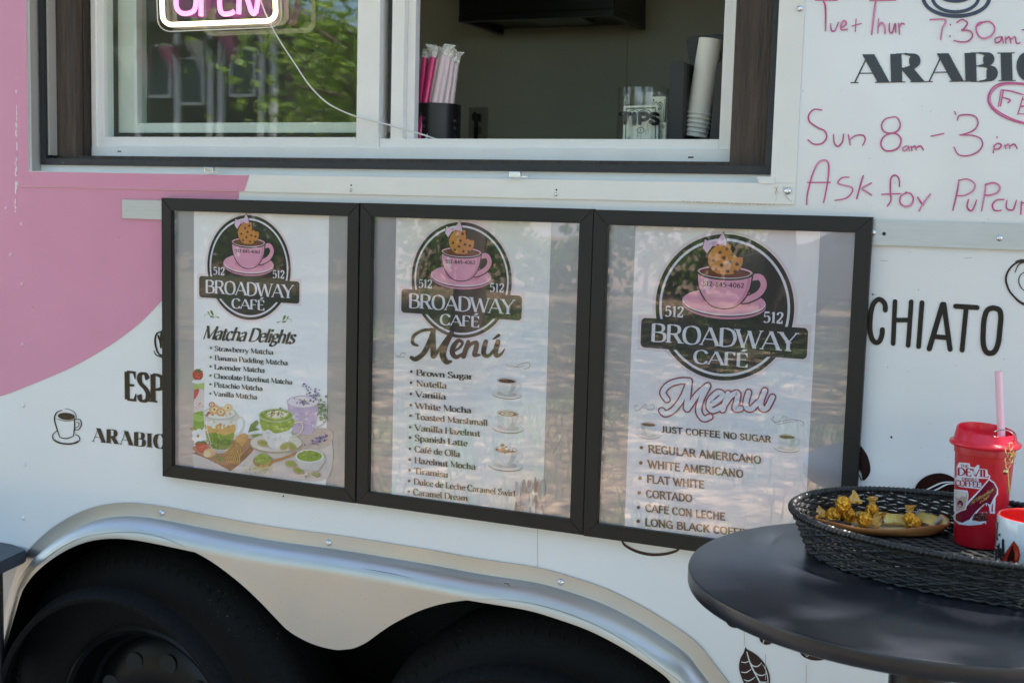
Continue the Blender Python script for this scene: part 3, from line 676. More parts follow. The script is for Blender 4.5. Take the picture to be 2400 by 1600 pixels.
for A, B in ((sk, loww),):
    # flat skirt, cut into upright strips
    def zs_at(path, x, lo):
        zv = [za+(zb-za)*(x-xa)/(xb-xa) for (xa, za), (xb, zb) in zip(path, path[1:]) if xb > xa and xa <= x <= xb]
        return (min(zv) if lo else max(zv)) if zv else None
    xs2 = [max(A[0][0], B[0][0])+.002+(min(A[-1][0], B[-1][0])-.004-max(A[0][0], B[0][0]))*i/260 for i in range(261)]
    col2 = []
    for x in xs2:
        u_, l_ = zs_at(A, x, False), zs_at(B, x, False)
        if u_ is None or l_ is None: continue
        col2.append((b.bm.verts.new((x, -.0430, u_)), b.bm.verts.new((x, -.0430, min(u_-.0005, l_)))))
    for (p0, p1), (p2, p3) in zip(col2, col2[1:]): b.bm.faces.new((p0, p1, p3, p2))
    edges = [b.bm.verts.new((x, -.040, z)) for x, z in loww]; ev = [b.bm.verts.new((x, -.0434, z)) for x, z in loww]
    for i in range(len(edges)-1): b.bm.faces.new((ev[i], ev[i+1], edges[i+1], edges[i]))
fen = tp(b, 'fender', M['fender'], smooth=True, auto=35)
def screws(pts, r, y, name='screw', m='screw', parent=None):
    for px, py in pts:
        q = P(px, py, y); s = MB()
        s.lathe([(0, -.0), (r, 0), (r*.95, r*.3), (r*.6, r*.62), (.0001, r*.72)], n=14, M=Matrix.Rotation(radians(90), 4, 'X'))
        s.box(-r*.5, r*.5, -r*.76, -r*.6, -r*.12, r*.12); s.box(-r*.12, r*.12, -r*.761, -r*.6, -r*.5, r*.5)
        o = s.build(name, M[m], T, smooth=True); o.location = q-T.location; o.rotation_euler = (0, random.random()*3, 0)
screws(zz(z0, [(1115, 180), (2265, 385)])+zz(z8, [(1441, 457)]), .0062, -.0036)
km = Ink(lambda a, b_, o: P(a, b_, -.0436) - Vector((0, o, 0)), .0001)
km.stroke(zz(z8, pl("140,368 300,395 470,432")), 1.3, '4a4742', taper=.8, cap=False); km.stroke(zz(z8, pl("200,380 330,402")), .8, '39352f', taper=.8, cap=False)
for s in ("1150,318 1180,322", "1215,327 1240,331", "1290,332 1310,336"): km.stroke(zz(z0, pl(s)), 1.6, 'd8d8d4', taper=.6)
random.seed(41)
for _ in range(120):
    x, y = random.uniform(480, 1100), random.uniform(1330, 1500)
    km.ell(x, y, random.uniform(.3, .9), random.uniform(.3, 1.1), random.choice(['6f675c', '83796c', '5a5249']), n=6)
km.build('fender_marks', M['ink'], T)
km = Ink(lambda a, b_, o: P(a, b_, -.030) - Vector((0, o, 0)), .0001)
for s in ("1070,464 1085,468 1100,466", "1095,470 1106,484"): km.stroke(zz(z8, pl(s)), 2.0, '4a3626', taper=.3)
km.build('dirt_spot', M['ink'], T)
# wheel well and wheels
b = MB(); b.box(-.62, 1.45, .46, .48, .28, .80); b.box(-.62, 1.45, .02, .46, .775, .79); b.box(-.64, -.62, .02, .48, .28, .79); b.box(1.45, 1.47, .02, .48, .28, .79); tp(b, 'wheel_well', M['well'])
b = MB(); b.box(-1.6, 3.1, .62, .72, .16, .29); b.box(WX1-.03, WX1+.03, .2, 1.9, WZ-.03, WZ+.03); b.box(WX2-.03, WX2+.03, .2, 1.9, WZ-.03, WZ+.03); tp(b, 'chassis_rail', M['under'])
R = .393; W0 = .028
def make_wheel(x):
    wl = empty('wheel', (x, W0+.11, WZ)); wl.parent = T; wl.location = Vector((x, W0+.11, WZ))-T.location
    rot = Matrix.Rotation(radians(90), 4, 'X')
    b = MB()
    prof = [(.222, .094), (.226, .0985), (.236, .1015), (.252, .1035), (.275, .1045), (.300, .1045), (.325, .1025), (.346, .0965), (.362, .088), (.375, .077), (.384, .066), (.390, .055), (R, .045), (R+.001, 0), (R, -.045), (.378, -.082), (.33, -.108), (.25, -.106), (.222, -.085)]
    b.lathe(prof, n=96, M=rot)
    # tread blocks along the shoulder
    for i in range(84):
        a = 2*pi*i/84; Mx = Matrix.Rotation(a, 4, 'Y')
        b.box(-.0134, .0134, -.0845, -.046, R-.014, R-.0015, bev=.002, M=Mx @ Matrix.Rotation(radians(24), 4, 'X') @ Matrix.Translation((0, .030, -.026)))
        b.box(-.0010, .0010, -.0015, .0005, R-.052+.006*(i % 2), R-.026, M=Mx @ Matrix.Translation((0, -.0925, 0)) @ Matrix.Translation((0, 0, 0)))
    b.build('tyre', M['tyre'], wl, smooth=True)
    b = MB()
    b.lathe([(.222, .088), (.226, .095), (.217, .099), (.208, .094), (.202, .07), (.196, .045), (.188, .04), (.17, .052), (.12, .062), (.075, .058), (.07, .04), (.045, .04), (.043, .075), (.0001, .078)], n=64, M=rot)
    rm = b.build('rim', M['rim'], wl, smooth=True)
    for i in range(10):
        b = MB()
        a = 2*pi*(i+.3)/10; Mx = Matrix.Rotation(a, 4, 'Y')
        b.lathe([(.0001, .0602), (.021, .0602), (.0215, .058)], n=18, M=Mx @ Matrix.Translation((0, 0, .142)) @ rot)
        b.build('vent_hole', M['hole'], rm)
    for i in range(6):
        a = 2*pi*i/6+.3; Mx = Matrix.Rotation(a, 4, 'Y')
        b = MB(); b.lathe([(.011, .055), (.011, .082), (.008, .09), (.0001, .092)], n=6, M=Mx @ Matrix.Translation((0, 0, .068)) @ rot)
        b.build('lug_nut', M['chrome'], rm)
    return wl
w1 = make_wheel(WX1)
def copy_tree(o, parent=None):
    c = o.copy(); COL.objects.link(c)
    if parent is not None: c.parent = parent
    for ch in o.children: copy_tree(ch, c)
    return c
w2 = copy_tree(w1, T); w2.location.x += WX2-WX1; w2.rotation_euler = (0, .21, 0)

# rail behind the menu boards, screws and marks on the wall
b = MB(); b.box(P(290, 490).x, P(2045, 545).x-.05, -.0045, -.0009, 1.388, 1.424); b.box(P(2045, 545).x-.0498, 2.6, -.0045, -.0009, 1.388, 1.424)
tp(b, 'mounting_rail', M['alu'])
screws(zz((1980, 480, .26786), [(246, 243), (1354, 291)]), .0046, -.0046)
for px, py, Y_, r_ in ((2071.9, 548, -.0046, .0028), (823, 434.5, -.0031, .0016), (1304, 445, -.0031, .0016), (2089, 1024, -.0005, .0017), (664, 1162, -.0005, .0017), (2285, 999, -.0005, .0017), (2296, 1001, -.0005, .0017), (2308, 1002, -.0005, .0017), (2046, 690, -.0005, .0014)):
    q = P(px, py, Y_); b = MB(); b.lathe([(.0001, .0003), (r_*.95, .0003), (r_, -.0001)], c=q, n=12, M=Matrix.Rotation(radians(90), 4, 'X')); tp(b, 'drill_hole', M['hole'])
screws([(823, 445.5), (1303.5, 455.5)], .0030, -.0032); screws([(1875, 20.5)], .0046, -.0032); screws([(1846, 447.5)], .0058, -.0032)
screws([(50, 525), (52, 666), (53, 807), (55, 950), (58, 1088), (55, 1214), (25, 597), (51, 410), (14, 488), (434, 426), (400, 434)], .0036, -.0008, m='scuff')
screws([(55, 950), (58, 1088), (55, 1214)], .0040, -.0012, m='white')
for px, py in ((493, 400), (1210, 411)):
    b = MB(); q = P(px, py, -.004); b.box(q.x-.010, q.x+.010, -.010, -.0032, q.z-.0035, q.z+.006, bev=.001); b.box(q.x+.010, q.x+.022, -.006, -.0034, q.z-.0035, q.z-.0015); tp(b, 'hatch_latch', M['screw'])
b = MB(); q = P(1797, 424, -.003); b.prism([(q.x-.016, -.0034, q.z+.006), (q.x+.0125, -.0034, q.z+.006), (q.x+.0125, -.0034, q.z-.004), (q.x-.010, -.0034, q.z-.004)], (0, -.0015, 0)); tp(b, 'corner_plate', M['trim'])
# seams, scuffs and rust
k = Ink(lambda a, b_, o: P(a, b_) - Vector((0, o, 0)), .0012)
random.seed(3)
for i in range(90):
    y = random.uniform(0, 500); x = 43-(y/60)*.6+random.gauss(0, 1.3)
    k.ell(x, y, random.uniform(.6, 2.0), random.uniform(1.5, 9), 'f2dfe6', n=7)
for i in range(26):
    k.ell(random.uniform(20, 560), random.uniform(30, 760), random.uniform(.5, 1.2), random.uniform(.6, 1.6), random.choice(['8d5570', 'd9a3ba']), n=6)
for i in range(60):
    k.ell(random.uniform(1860, 2390), random.uniform(20, 1150), random.uniform(.4, 1.1), random.uniform(.4, 1.4), random.choice(['6d6f70', '8f8a80', '5a4a40']), n=6)
for i in range(40):
    k.ell(random.uniform(60, 1500), random.uniform(1120, 1260), random.uniform(.3, .8), random.uniform(.3, .9), random.choice(['6d6f70', '8f8a80']), n=6)
for z, s in (((1980, 480, .26786), "315,488 375,490"), ((1980, 480, .26786), "1040,468 1115,464"), ((1980, 480, .26786), "245,785 285,783")):
    k.stroke(zz(z, pl(s)), .8, '8b8f93', cap=False)
for x, y0, y1 in ((1745, 1475, 1512), (1890, 1555, 1600), (1795, 1530, 1590)):
    k.stroke([(x, y0), (x+.5, (y0+y1)/2), (x, y1)], [1, 2.2, .6]*1 if False else 1.3, 'b8ab94', cap=False)
k.stroke([(1263, 488), (1261, 1330)], .9, '9aa0a4', curve=False, cap=False)
k.build('surface_marks', M['vinylink'], T)
k = Ink(lambda a, b_, o: P(a, b_, -.0032) - Vector((0, o, 0)), .0004)
zc = (1600, 0, .34014)
for s in ("625,1290 645,1300 640,1330 650,1350", "655,1285 648,1310 660,1335", "690,1285 700,1300 695,1325", "705,1340 730,1375 755,1392", "640,1385 650,1360"):
    k.stroke(zz(zc, pl(s)), 1.1, 'a8835f', taper=.6)
for x in range(0, 640, 26): k.ell(*zz(zc, [(x+random.uniform(-8, 8), 1388+x*.035)])[0], random.uniform(2, 6), .7, 'b9a184', n=8)
k.build('rust_marks', M['vinylink'], T)
# ---------------------------------------------------------------- lettering and pictures on the trailer wall
wallmap = lambda a, b_, o: P(a, b_) - Vector((0, o, 0))
BK = '141414'; BR = '2a1512'; WH = 'e6e9ea'
zh = (1600, 0, .34014)
k = Ink(wallmap, .0012)
k.text(FAT, 'ARABICA', (2001, 195.5), (2563, 188), 67, BK, lean=-.03); k.build('bean_variety_lettering', M['vinylink'], T)
k = Ink(wallmap, .0012)
k.text(FAT, 'ARABICA', (218, 1034), (426, 1055), 32.5, BK, lean=-.0); k.build('lower_bean_variety_lettering', M['vinylink'], T)
k = Ink(wallmap, .0012)
k.text(dict(SLAB, th=.25, hr=.085, sf=.08, hs=.07), 'ESPRESSO', (293, 935), (552, 962), 65, BK, lean=-.01); k.build('espresso_lettering', M['vinylink'], T)
zc = (1980, 480, .26786)
k = Ink(wallmap, .0012)
for s in ("355,920 352,870 325,835 290,828 250,870 228,960 222,1090 240,1170 272,1203 305,1190 325,1140 330,1090",):
    k.stroke(zz(zc, pl(s)), 11.6, BK)
for s, w in (("440,845 424,1212", 11), ("582,847 556,1228", 11), ("445,1007 560,1007", 11), ("676,855 647,1238", 11.5), ("856,870 740,1258", 12.5), ("868,870 922,1262", 12), ("792,1152 890,1160", 11.5), ("970,886 1158,898", 12), ("1062,905 1027,1270", 11.5)):
    k.stroke(zz(zc, pl(s)), w, BK, curve=False)
k.poly(zz(zc, pl("838,850 884,850 884,900 840,900")), BK)
k.stroke(zz(zc, pl("1300,900 1250,920 1222,990 1212,1100 1212,1210 1235,1280 1275,1297 1315,1275 1345,1200 1358,1080 1366,980 1352,920 1300,900")), 12.6, BK)
k.build('macchiato_lettering', M['vinylink'], T)
# marker pen opening hours
MK = 'c8538a'
k = Ink(wallmap, .0013)
hand = """915,4 1065,5|970,8 985,60 985,215|1020,165 1026,212 1050,212 1075,155|1092,195 1128,168 1112,145 1094,170 1096,208 1138,203|1196,134 1190,220|1168,182 1232,165
1290,8 1470,5|1330,8 1322,80 1303,240|1352,130 1348,175 1345,232|1348,190 1372,158 1392,190 1395,235|1425,165 1425,215 1445,228 1465,165 1468,225|1490,165 1495,238|1494,190 1510,165 1530,170
1705,138 1810,140 1790,200 1778,275|1845,170 1846,176|1842,250 1843,256|1888,160 1925,138 1962,160 1940,200 1925,210 1975,215 1998,245 1970,285 1920,292 1870,282|2085,155 2040,160 2022,200 2040,250 2080,268 2130,245 2150,195 2120,155 2075,155 2022,185
2190,255 2155,270 2160,298 2190,285 2200,255 2210,300|2225,260 2228,300|2228,275 2250,258 2262,300|2262,275 2290,258 2300,300 2325,298
2340,210 2400,205
960,760 905,756 870,795 875,840 930,880 980,905 992,950 960,990 905,994 865,965|1040,930 1045,985 1070,1010 1100,980 1110,925|1142,930 1155,1000|1150,965 1195,935 1245,935 1258,965 1240,1005
1450,808 1400,820 1372,860 1385,905 1430,920 1480,905 1500,860 1480,815 1450,806|1440,920 1390,940 1366,990 1390,1035 1440,1040 1490,1015 1505,960 1475,925 1430,918
1545,1005 1520,1020 1524,1040 1548,1030 1556,1008 1562,1040|1575,1010 1580,1040|1580,1020 1600,1008 1610,1035|1610,1020 1640,1008 1660,1035
1712,940 1800,922
1895,830 1905,800 1960,792 2015,805 2035,850 2010,895 1960,920 1910,932|1910,932 2000,935 2055,960 2065,1005 2030,1050 1960,1075 1900,1065 1870,1015
2165,945 2168,950|2150,1000 2140,1055|2142,1010 2170,990 2195,1000 2180,1025 2150,1030|2220,1000 2225,1025|2225,1010 2245,995 2255,1025|2255,1010 2285,995 2305,1025
855,1410 860,1340 890,1220 930,1130 975,1105 1005,1130 1005,1210 990,1310 972,1395|862,1258 1018,1258
1148,1222 1100,1225 1070,1258 1100,1275 1160,1290 1170,1320 1130,1365 1050,1382|1245,1212 1230,1260 1200,1370|1300,1262 1240,1298 1265,1320 1302,1345
1495,1285 1490,1230 1462,1208 1435,1235 1432,1320 1435,1380 1412,1420|1372,1340 1500,1335|1545,1330 1505,1350 1498,1395 1530,1422 1570,1415 1590,1370 1570,1335 1535,1325
1620,1360 1650,1405 1660,1410|1708,1338 1660,1400 1630,1455
1905,1240 1890,1330 1862,1450|1905,1245 1960,1235 2010,1265 2005,1310 1950,1345 1895,1350|1970,1375 1960,1420 1975,1448 2000,1445 2025,1380
2090,1265 2080,1340 2060,1455|2085,1275 2140,1260 2185,1285 2170,1325 2120,1345 2080,1345|2215,1375 2160,1380 2135,1415 2150,1450 2195,1450|2235,1380 2230,1430 2255,1448 2280,1440 2300,1380
2335,1390 2330,1475|2335,1400 2400,1390
2400,580 2250,572 2170,585 2120,630 2105,690 2130,745 2190,795 2280,835 2400,865
2400,590 2270,580 2185,592 2130,640 2118,690 2140,740 2200,785 2290,828 2400,858
2195,620 2175,735|2210,622 2190,732|2195,622 2260,630 2350,655|2200,672 2255,690 2240,712
2345,670 2310,790|2340,690 2400,680|2330,735 2390,730|2315,785 2380,790
1875,770 1882,790"""
random.seed(5)
for part_ in ((0, 5), (5, 11), (11, 18), (18, 23)):
    k = Ink(wallmap, .0013)
    for line in hand.split('\n')[part_[0]:part_[1]]:
        for s in line.split('|'):
            q = zz(zh, pl(s))
            k.stroke(q, random.uniform(3.8, 4.7), MK, taper=random.uniform(.15, .4))
            m_ = len(q)//2
            if len(q) > 2: k.stroke([(a+random.uniform(-.5, .5), b_+random.uniform(-.5, .5)) for a, b_ in q[max(0, m_-2):m_+2]], 1.5, 'dfa6c4', taper=.9, cap=False)
            if random.random() < .6: k.stroke([(a+random.uniform(-.8, .8), b_+random.uniform(-.8, .8)) for a, b_ in q], 2.0, 'a83a74', taper=.7)
    k.build('handwritten_line', M['vinylink'], T)
# cup saucer picture, cup pictures, heart swirl
k = Ink(wallmap, .0012)
NV = '2b3148'
k.ring(*zz(zh, [(1886, -10)])[0], 77, 42, 9, NV); k.ring(*zz(zh, [(1880, -15)])[0], 54, 34, 8, NV); k.ell(*zz(zh, [(1880, -25)])[0], 38, 16, NV)
k.build('saucer_picture', M['vinylink'], T)
ze = (0, 500, .35714)
k = Ink(wallmap, .0012)
k.ell(*zz(ze, [(438, 1330)])[0], 20, 8.5, BK, rot=.08)
for s, w in (("410,1290 375,1305 360,1345 372,1400 395,1468", 3.2), ("490,1345 492,1400 485,1460", 3.2), ("395,1468 440,1475 485,1460", 2.6), ("430,1280 470,1290 495,1310 500,1345 440,1362 372,1345", 1.6),
             ("500,1352 528,1352 536,1385 520,1415 495,1418", 2.6), ("500,1370 520,1372 518,1395 498,1405", 1.8), ("375,1425 350,1450 352,1480 385,1502 440,1512 500,1505 525,1485 520,1462 498,1448", 3.0), ("352,1480 400,1505 470,1510 520,1490", 4.2)):
    k.stroke(zz(ze, pl(s)), w, BK, taper=.45)
k.build('cup_picture', M['vinylink'], T)
k = Ink(wallmap, .0012)
for s, w in (("1062,775 1030,790 1020,840 1035,905 1070,950", 4.5), ("1035,905 1050,925 1080,930", 3), ("1012,900 1030,930 1075,945", 2.6), ("1040,800 1055,840 1058,880", 6)):
    k.stroke(zz(ze, pl(s)), w, BK, taper=.4)
k.ell(385, 786, 9, 16, BK); k.build('half_hidden_cup_picture', M['vinylink'], T)
k = Ink(wallmap, .0012)
for s, w in (("1600,480 1540,490 1470,530 1425,590 1410,660 1440,750 1500,820 1568,865 1640,880", 5), ("1600,500 1560,505 1520,525 1490,590", 3), ("1575,590 1540,610 1522,660 1540,720 1580,755", 2.6), ("1450,760 1500,830 1570,880", 2.4), ("1500,500 1560,490 1620,510", 8)):
    k.stroke(zz(zc, pl(s)), w, BR, taper=.35)
k.build('heart_swirl_picture', M['vinylink'], T)
# coffee beans and leaf
zr = (1820, 840, .36990)
k = Ink(wallmap, .0012)
k.poly(sm(zz(zr, pl("480,500 530,545 575,610 595,680 590,730 560,768 545,765 540,730 525,700 500,660 470,640")), 4), BR)
k.poly(sm(zz(zr, pl("480,690 510,740 520,770 505,790 480,785")), 4), BR); k.stroke(zz(zr, pl("505,700 530,750 540,770")), 2, BR)
k.build('bean_picture', M['vinylink'], T)
k = Ink(wallmap, .0012)
k.poly(sm(zz(zr, pl("870,835 900,780 960,738 1040,724 1110,745 1180,800 1190,850 1130,885 1020,890 920,880 870,845")), 4), BR)
for s in ("915,848 970,820 1050,785 1130,780", "960,850 1020,825 1080,795 1130,790"): k.stroke(zz(zr, pl(s)), 3.4, WH, taper=.6)
k.build('bean_picture', M['vinylink'], T)
zq = (1640, 1440, .136054)
k = Ink(wallmap, .0012)
leaf = sm(zz(zq, pl("790,540 820,585 960,665 1080,780 1170,920 1212,1080 1205,1200 1170,1330 1080,1420")), 5)+sm(zz(zq, pl("1040,1450 900,1370 780,1200 700,1010 680,870 705,740 760,640 790,540")), 5)
k.poly(leaf, BR)
for s, w in (("815,630 850,760 900,890 960,1010 1040,1170 1100,1400", 3.6), ("720,805 790,815 850,790", 2.4), ("715,975 800,985 890,930", 2.6), ("765,1108 850,1130 950,1070", 2.6), ("870,810 920,870 1000,880 1070,820", 2.6), ("960,980 1010,1025 1080,1035 1150,1005", 2.6), ("1010,1130 1080,1155 1160,1145", 2.6), ("1090,850 1145,950 1175,1080 1180,1200", 2.2), ("800,1160 830,1200 900,1260", 2.4)):
    k.stroke(zz(zq, pl(s)), w, 'd9dad8', taper=.5)
k.build('leaf_picture', M['vinylink'], T)
for c, rx, ry, sl in (((1155, 400), 17, 15, "1140,375 1105,440 1090,510"), ((1990, 640), 36, 19, "1890,625 1825,690"), ((620, 60), 24, 22, "620,0 610,100")):
    k = Ink(wallmap, .0012); q = zz(zq, [c])[0]
    k.ell(q[0], q[1], rx, ry, BR, rot=.1); k.stroke(zz(zq, pl(sl)), 2, 'd9dad8', taper=.4)
    if rx == 36: k.stroke(zz(zq, pl("1960,650 1840,712")), 2, 'd9dad8', taper=.4)
    k.build('bean_picture', M['vinylink'], T)
k = Ink(wallmap, .0012)
k.stroke(zz((800, 1200, .35714), pl("1845,190 1870,220 1940,255 2030,275 2120,272 2190,255 2220,235")), 7, BR, taper=.35); k.build('swirl_picture', M['vinylink'], T)
# ---------------------------------------------------------------- framed menu boards
def sheet_mat(name, tints, sc=3.2):
    m = bpy.data.materials.new(name); m.use_nodes = True; n = m.node_tree.nodes; l = m.node_tree.links; b = n['Principled BSDF']
    tc = n.new('ShaderNodeTexCoord'); t = n.new('ShaderNodeTexNoise'); t.inputs['Scale'].default_value = 5; t.inputs['Detail'].default_value = 3; l.new(tc.outputs['Object'], t.inputs['Vector'])
    r = n.new('ShaderNodeValToRGB'); e = r.color_ramp.elements; e[0].position = .3; e[0].color = (*lin(tints[0]), 1); e[1].position = .7; e[1].color = (*lin(tints[2]), 1); x = e.new(.5); x.color = (*lin(tints[1]), 1)
    l.new(t.outputs[0], r.inputs[0])
    v = n.new('ShaderNodeTexVoronoi'); v.inputs['Scale'].default_value = 26; v.feature = 'SMOOTH_F1'; l.new(tc.outputs['Object'], v.inputs['Vector'])
    rr = n.new('ShaderNodeMapRange'); rr.inputs[1].default_value = .2; rr.inputs[2].default_value = .42; rr.inputs[3].default_value = .5; rr.inputs[4].default_value = 0; l.new(v.outputs['Distance'], rr.inputs[0])
    mx = n.new('ShaderNodeMixRGB'); mx.inputs[2].default_value = (*lin(tints[3]), 1); l.new(r.outputs[0], mx.inputs[1])
    mm = n.new('ShaderNodeMath'); mm.operation = 'MULTIPLY'; l.new(rr.outputs[0], mm.inputs[0]); l.new(t.outputs[0], mm.inputs[1]); l.new(mm.outputs[0], mx.inputs[0])
    l.new(mx.outputs[0], b.inputs['Base Color']); b.inputs['Roughness'].default_value = .5
    return m
SH = [sheet_mat('bokeh_paper_one', ('e9ebf1', 'f1eff2', 'f0e8e6', 'fbfafa')), sheet_mat('bokeh_paper_two', ('e4e8f0', 'eee9ec', 'efe3da', 'faf9f8')), sheet_mat('bokeh_paper_three', ('e6e8f1', 'efe8ee', 'f2e5e7', 'fbf8f9'))]
FWD, FHT, FTOP, INS = .4335, .5345, 1.4293, .0236
FX = [0.0, .4358, .8702]; FDZ = [0, 0.0003, -.0006]
def board(i, label, strip):
    t = empty('menu_board', (FX[i], -.005, FTOP+FDZ[i]-FHT)); tag(t, label, 'menu board', 'framed menu boards along the trailer side')
    w, h, d, s = FWD, FHT, .0115, INS
    b = MB(); e = .0003
    for pts in ([(0, h), (w, h), (w-s, h-s), (s, h-s)], [(0, 0), (s, s), (w-s, s), (w, 0)], [(0, e), (0, h-e), (s, h-s-e), (s, s+e)], [(w, e), (w-s, s+e), (w-s, h-s-e), (w, h-e)]):
        b.prism([(x, -d, z) for x, z in pts], (0, d, 0))
    bmesh.ops.bevel(b.bm, geom=[e_ for e_ in b.bm.edges if all(v.co.y < -d+1e-5 for v in e_.verts)], offset=.0008, segments=2, affect='EDGES')
    b.build('frame', M['frame'], t)
    b = MB(); b.box(s-.004, w-s+.004, -.0016, -.0006, s-.004, h-s+.004); b.build('backing_board', M['backing'], t)
    xa, xb = (P(strip[0], 800, -.007).x+P(strip[1], 800, -.007).x*0)-FX[i], P(strip[1], 800, -.007).x-FX[i]
    b = MB(); b.box(xa, xb, -.0022, -.0018, s-.003, h-s+.003); sh = b.build('printed_sheet', SH[i], t)
    b = MB(); b.poly([(s-.003, -.0062, s-.003), (w-s+.003, -.0062, s-.003), (w-s+.003, -.0062, h-s+.003), (s-.003, -.0062, h-s+.003)]); b.build('clear_cover', M['acrylicclear' if i == 0 else 'acrylic'], t)
    return t, sh
B1 = board(0, 'menu board listing matcha drinks with green drink pictures, leftmost of three', (455, 768))
B2 = board(1, 'middle menu board with brown script heading and long list of flavoured coffees', (924, 1284))
B3 = board(2, 'menu board with crimson outlined heading, nearest the round black table', (1480, 1909))
IY = -.0073
bmap = lambda a, b_, o: P(a, b_, IY) - Vector((0, o, 0))
def logo(k, c_px, top_px, bot_px):
    c = P(*c_px, IY); R_ = (P(*top_px, IY)-P(*bot_px, IY)).length/2
    old = k.map; k.map = lambda u, v, o: Vector((c.x+R_*.965*u, IY-o, c.z+R_*v))
    INK, PK, LP, OUT = '14110f', 'dd8fae', 'ecc3d2', '17100f'
    K = '15110f'; Wt = 'dedbe6'
    k.ell(0, 0, 1.045, 1.045, 'e6d5dc', n=64); k.poly([(-1.25, -.66), (1.25, -.66), (1.25, -.16), (-1.25, -.16)], 'e6d5dc')
    k.ell(0, 0, 1, 1, K, n=72); k.ring(0, 0, .925, .925, .035, Wt, n=72)
    # ribbon banner with rounded corners
    pts = []
    for cx, cy, a0 in ((1.14, -.27, 0), (-1.14, -.27, .5*pi), (-1.14, -.56, pi), (1.14, -.56, 1.5*pi)):
        pts += [(cx+.065*cos(a0+.5*pi*j/6), cy+.065*sin(a0+.5*pi*j/6)) for j in range(7)]
    k.poly(pts, K)
    U = dict(SERIF, up=1)
    k.text(dict(U, th=.15, hr=.055), 'BROADWAY', (-1.06, -.53), (1.06, -.53), .25, Wt, lean=0)
    k.text(U, 'CAF\u00c9', (-.40, -.79), (.40, -.79), .185, Wt, lean=0)
    k.text(U, '512', (-.86, -.165), (-.57, -.165), .145, Wt, lean=0); k.text(U, '512', (.57, -.165), (.86, -.165), .145, Wt, lean=0)
    # saucer
    k.ell(.0, .055, .62, .215, K, n=48); k.ell(0, .045, .605, .2, 'd38aa8', n=48); k.ell(0, .065, .605, .19, K, n=48); k.ell(0, .075, .60, .183, 'ead0dc', n=48); k.ell(0, .085, .59, .168, 'e19ab6', n=48); k.ell(.03, .07, .36, .075, 'd37fa2', n=32)
    # cup handle, bowl, coffee
    k.stroke([(.36, .42), (.50, .44), (.56, .34), (.50, .22), (.36, .14), (.27, .12)], .125, K); k.stroke([(.36, .42), (.50, .44), (.56, .34), (.50, .22), (.36, .14), (.27, .12)], .085, 'e19ab6')
    bowl = spline([(-.41, .48), (-.40, .33), (-.33, .16), (-.22, .04), (-.10, -.015), (.05, -.02), (.18, .02), (.30, .12), (.38, .28), (.41, .48)], 6)
    k.poly(bowl, K)
    k.poly([(x*.945, y*.96+.016) for x, y in bowl], 'e29cb8'); k.poly(spline([(.33, .44), (.31, .28), (.24, .13), (.12, .03), (.22, .08), (.33, .2), (.37, .44)], 5), 'd282a3')
    k.ell(-.25, .30, .045, .10, 'efc6d5', rot=.2)
    k.ell(0, .48, .415, .095, K, n=48); k.ell(0, .485, .395, .083, 'e8a9c0', n=48); k.ell(0, .475, .375, .07, K, n=48); k.ell(0, .468, .36, .06, '6d3026', n=48)
    # cookie with a bite out of it
    ck = []
    for j in range(40):
        a = 2*pi*j/40; x, y = .25*cos(a), .655+.215*sin(a)
        d = math.hypot(x-.21, y-.83)
        if d < .13: x, y = .21+(x-.21)*.13/max(d, .01)*.9-.02, .83+(y-.83)*.13/max(d, .01)*.9-.02
        ck.append((x, max(y, .455)))
    k.poly([(x*1.05, (y-.655)*1.04+.655) for x, y in ck], '3b1d10'); k.poly(ck, 'c9813e')
    rr = random.Random(5)
    for x, y in ((-.08, .75), (-.17, .64), (.02, .8), (.1, .73), (.07, .62), (-.05, .58), (.17, .6), (-.13, .52), (.04, .5), (.15, .5), (-.02, .68)): k.ell(x, y, .027, .024, '5c2f1c', n=10)
    k.ring(0, .475, .388, .083, .035, K, a0=pi, a1=2*pi, wy=.035, n=30); k.ring(0, .482, .372, .079, .016, 'd9c7cf', a0=pi, a1=2*pi, wy=.012, n=30)
    for poly in ([(-.17, .865), (-.31, .92), (-.33, .80), (-.27, .73)], [(-.16, .87), (-.05, 1.02), (.0, .92), (.01, .84)]):
        k.poly([(p[0]*1.06+.01, (p[1]-.87)*1.12+.87) for p in poly], K); k.poly(poly, 'e7c3df')
    k.ell(-.165, .865, .04, .035, 'd9a6cb', n=14)
    k.text(dict(SANSM, up=1, th=.16, hr=.15), '512-845-4062', (-.31, .285), (.29, .285), .06, K, lean=0)
    k.map = old
def bullets(k, z, pts, r, col):
    for q in zz(z, pl(pts)): k.ell(q[0], q[1], r, r, col, n=14)
def leafy(k, x, y, s, fx):
    def T_(pts): return [(x+fx*a*s, y+b_*s) for a, b_ in pts]
    k.stroke(T_([(-75, 20), (-70, -8), (-45, -14), (-10, 0), (20, 22)]), 1.1*s**.2, '8b9a72', taper=.4)
    for px, py, l, an, c in ((8, -26, 34, 1.15, '5f8a35'), (-30, -28, 20, .95, '7ea144'), (10, 16, 26, .25, '4f7a30'), (30, 20, 18, -.3, '8a9a80'), (75, 22, 18, .2, '6f9440'), (-5, 4, 16, .4, 'b7c7a9')):
        pts = []
        for j in range(14):
            a = 2*pi*j/14; u, v = l*cos(a), l*.36*sin(a)*(1-.35*cos(a)); pts.append((px+u*cos(an)-v*sin(an)*fx*0-v*sin(an), py+u*sin(an)+v*cos(an)))
        k.poly(T_(pts), c)
    for j in range(5): k.ell(*T_([(45+12*cos(j*1.257), 12+12*sin(j*1.257))])[0], 8*s, 6*s, 'efe9e8', n=10)
    k.ell(*T_([(45, 12)])[0], 3*s, 3*s, 'd8a35c', n=8)
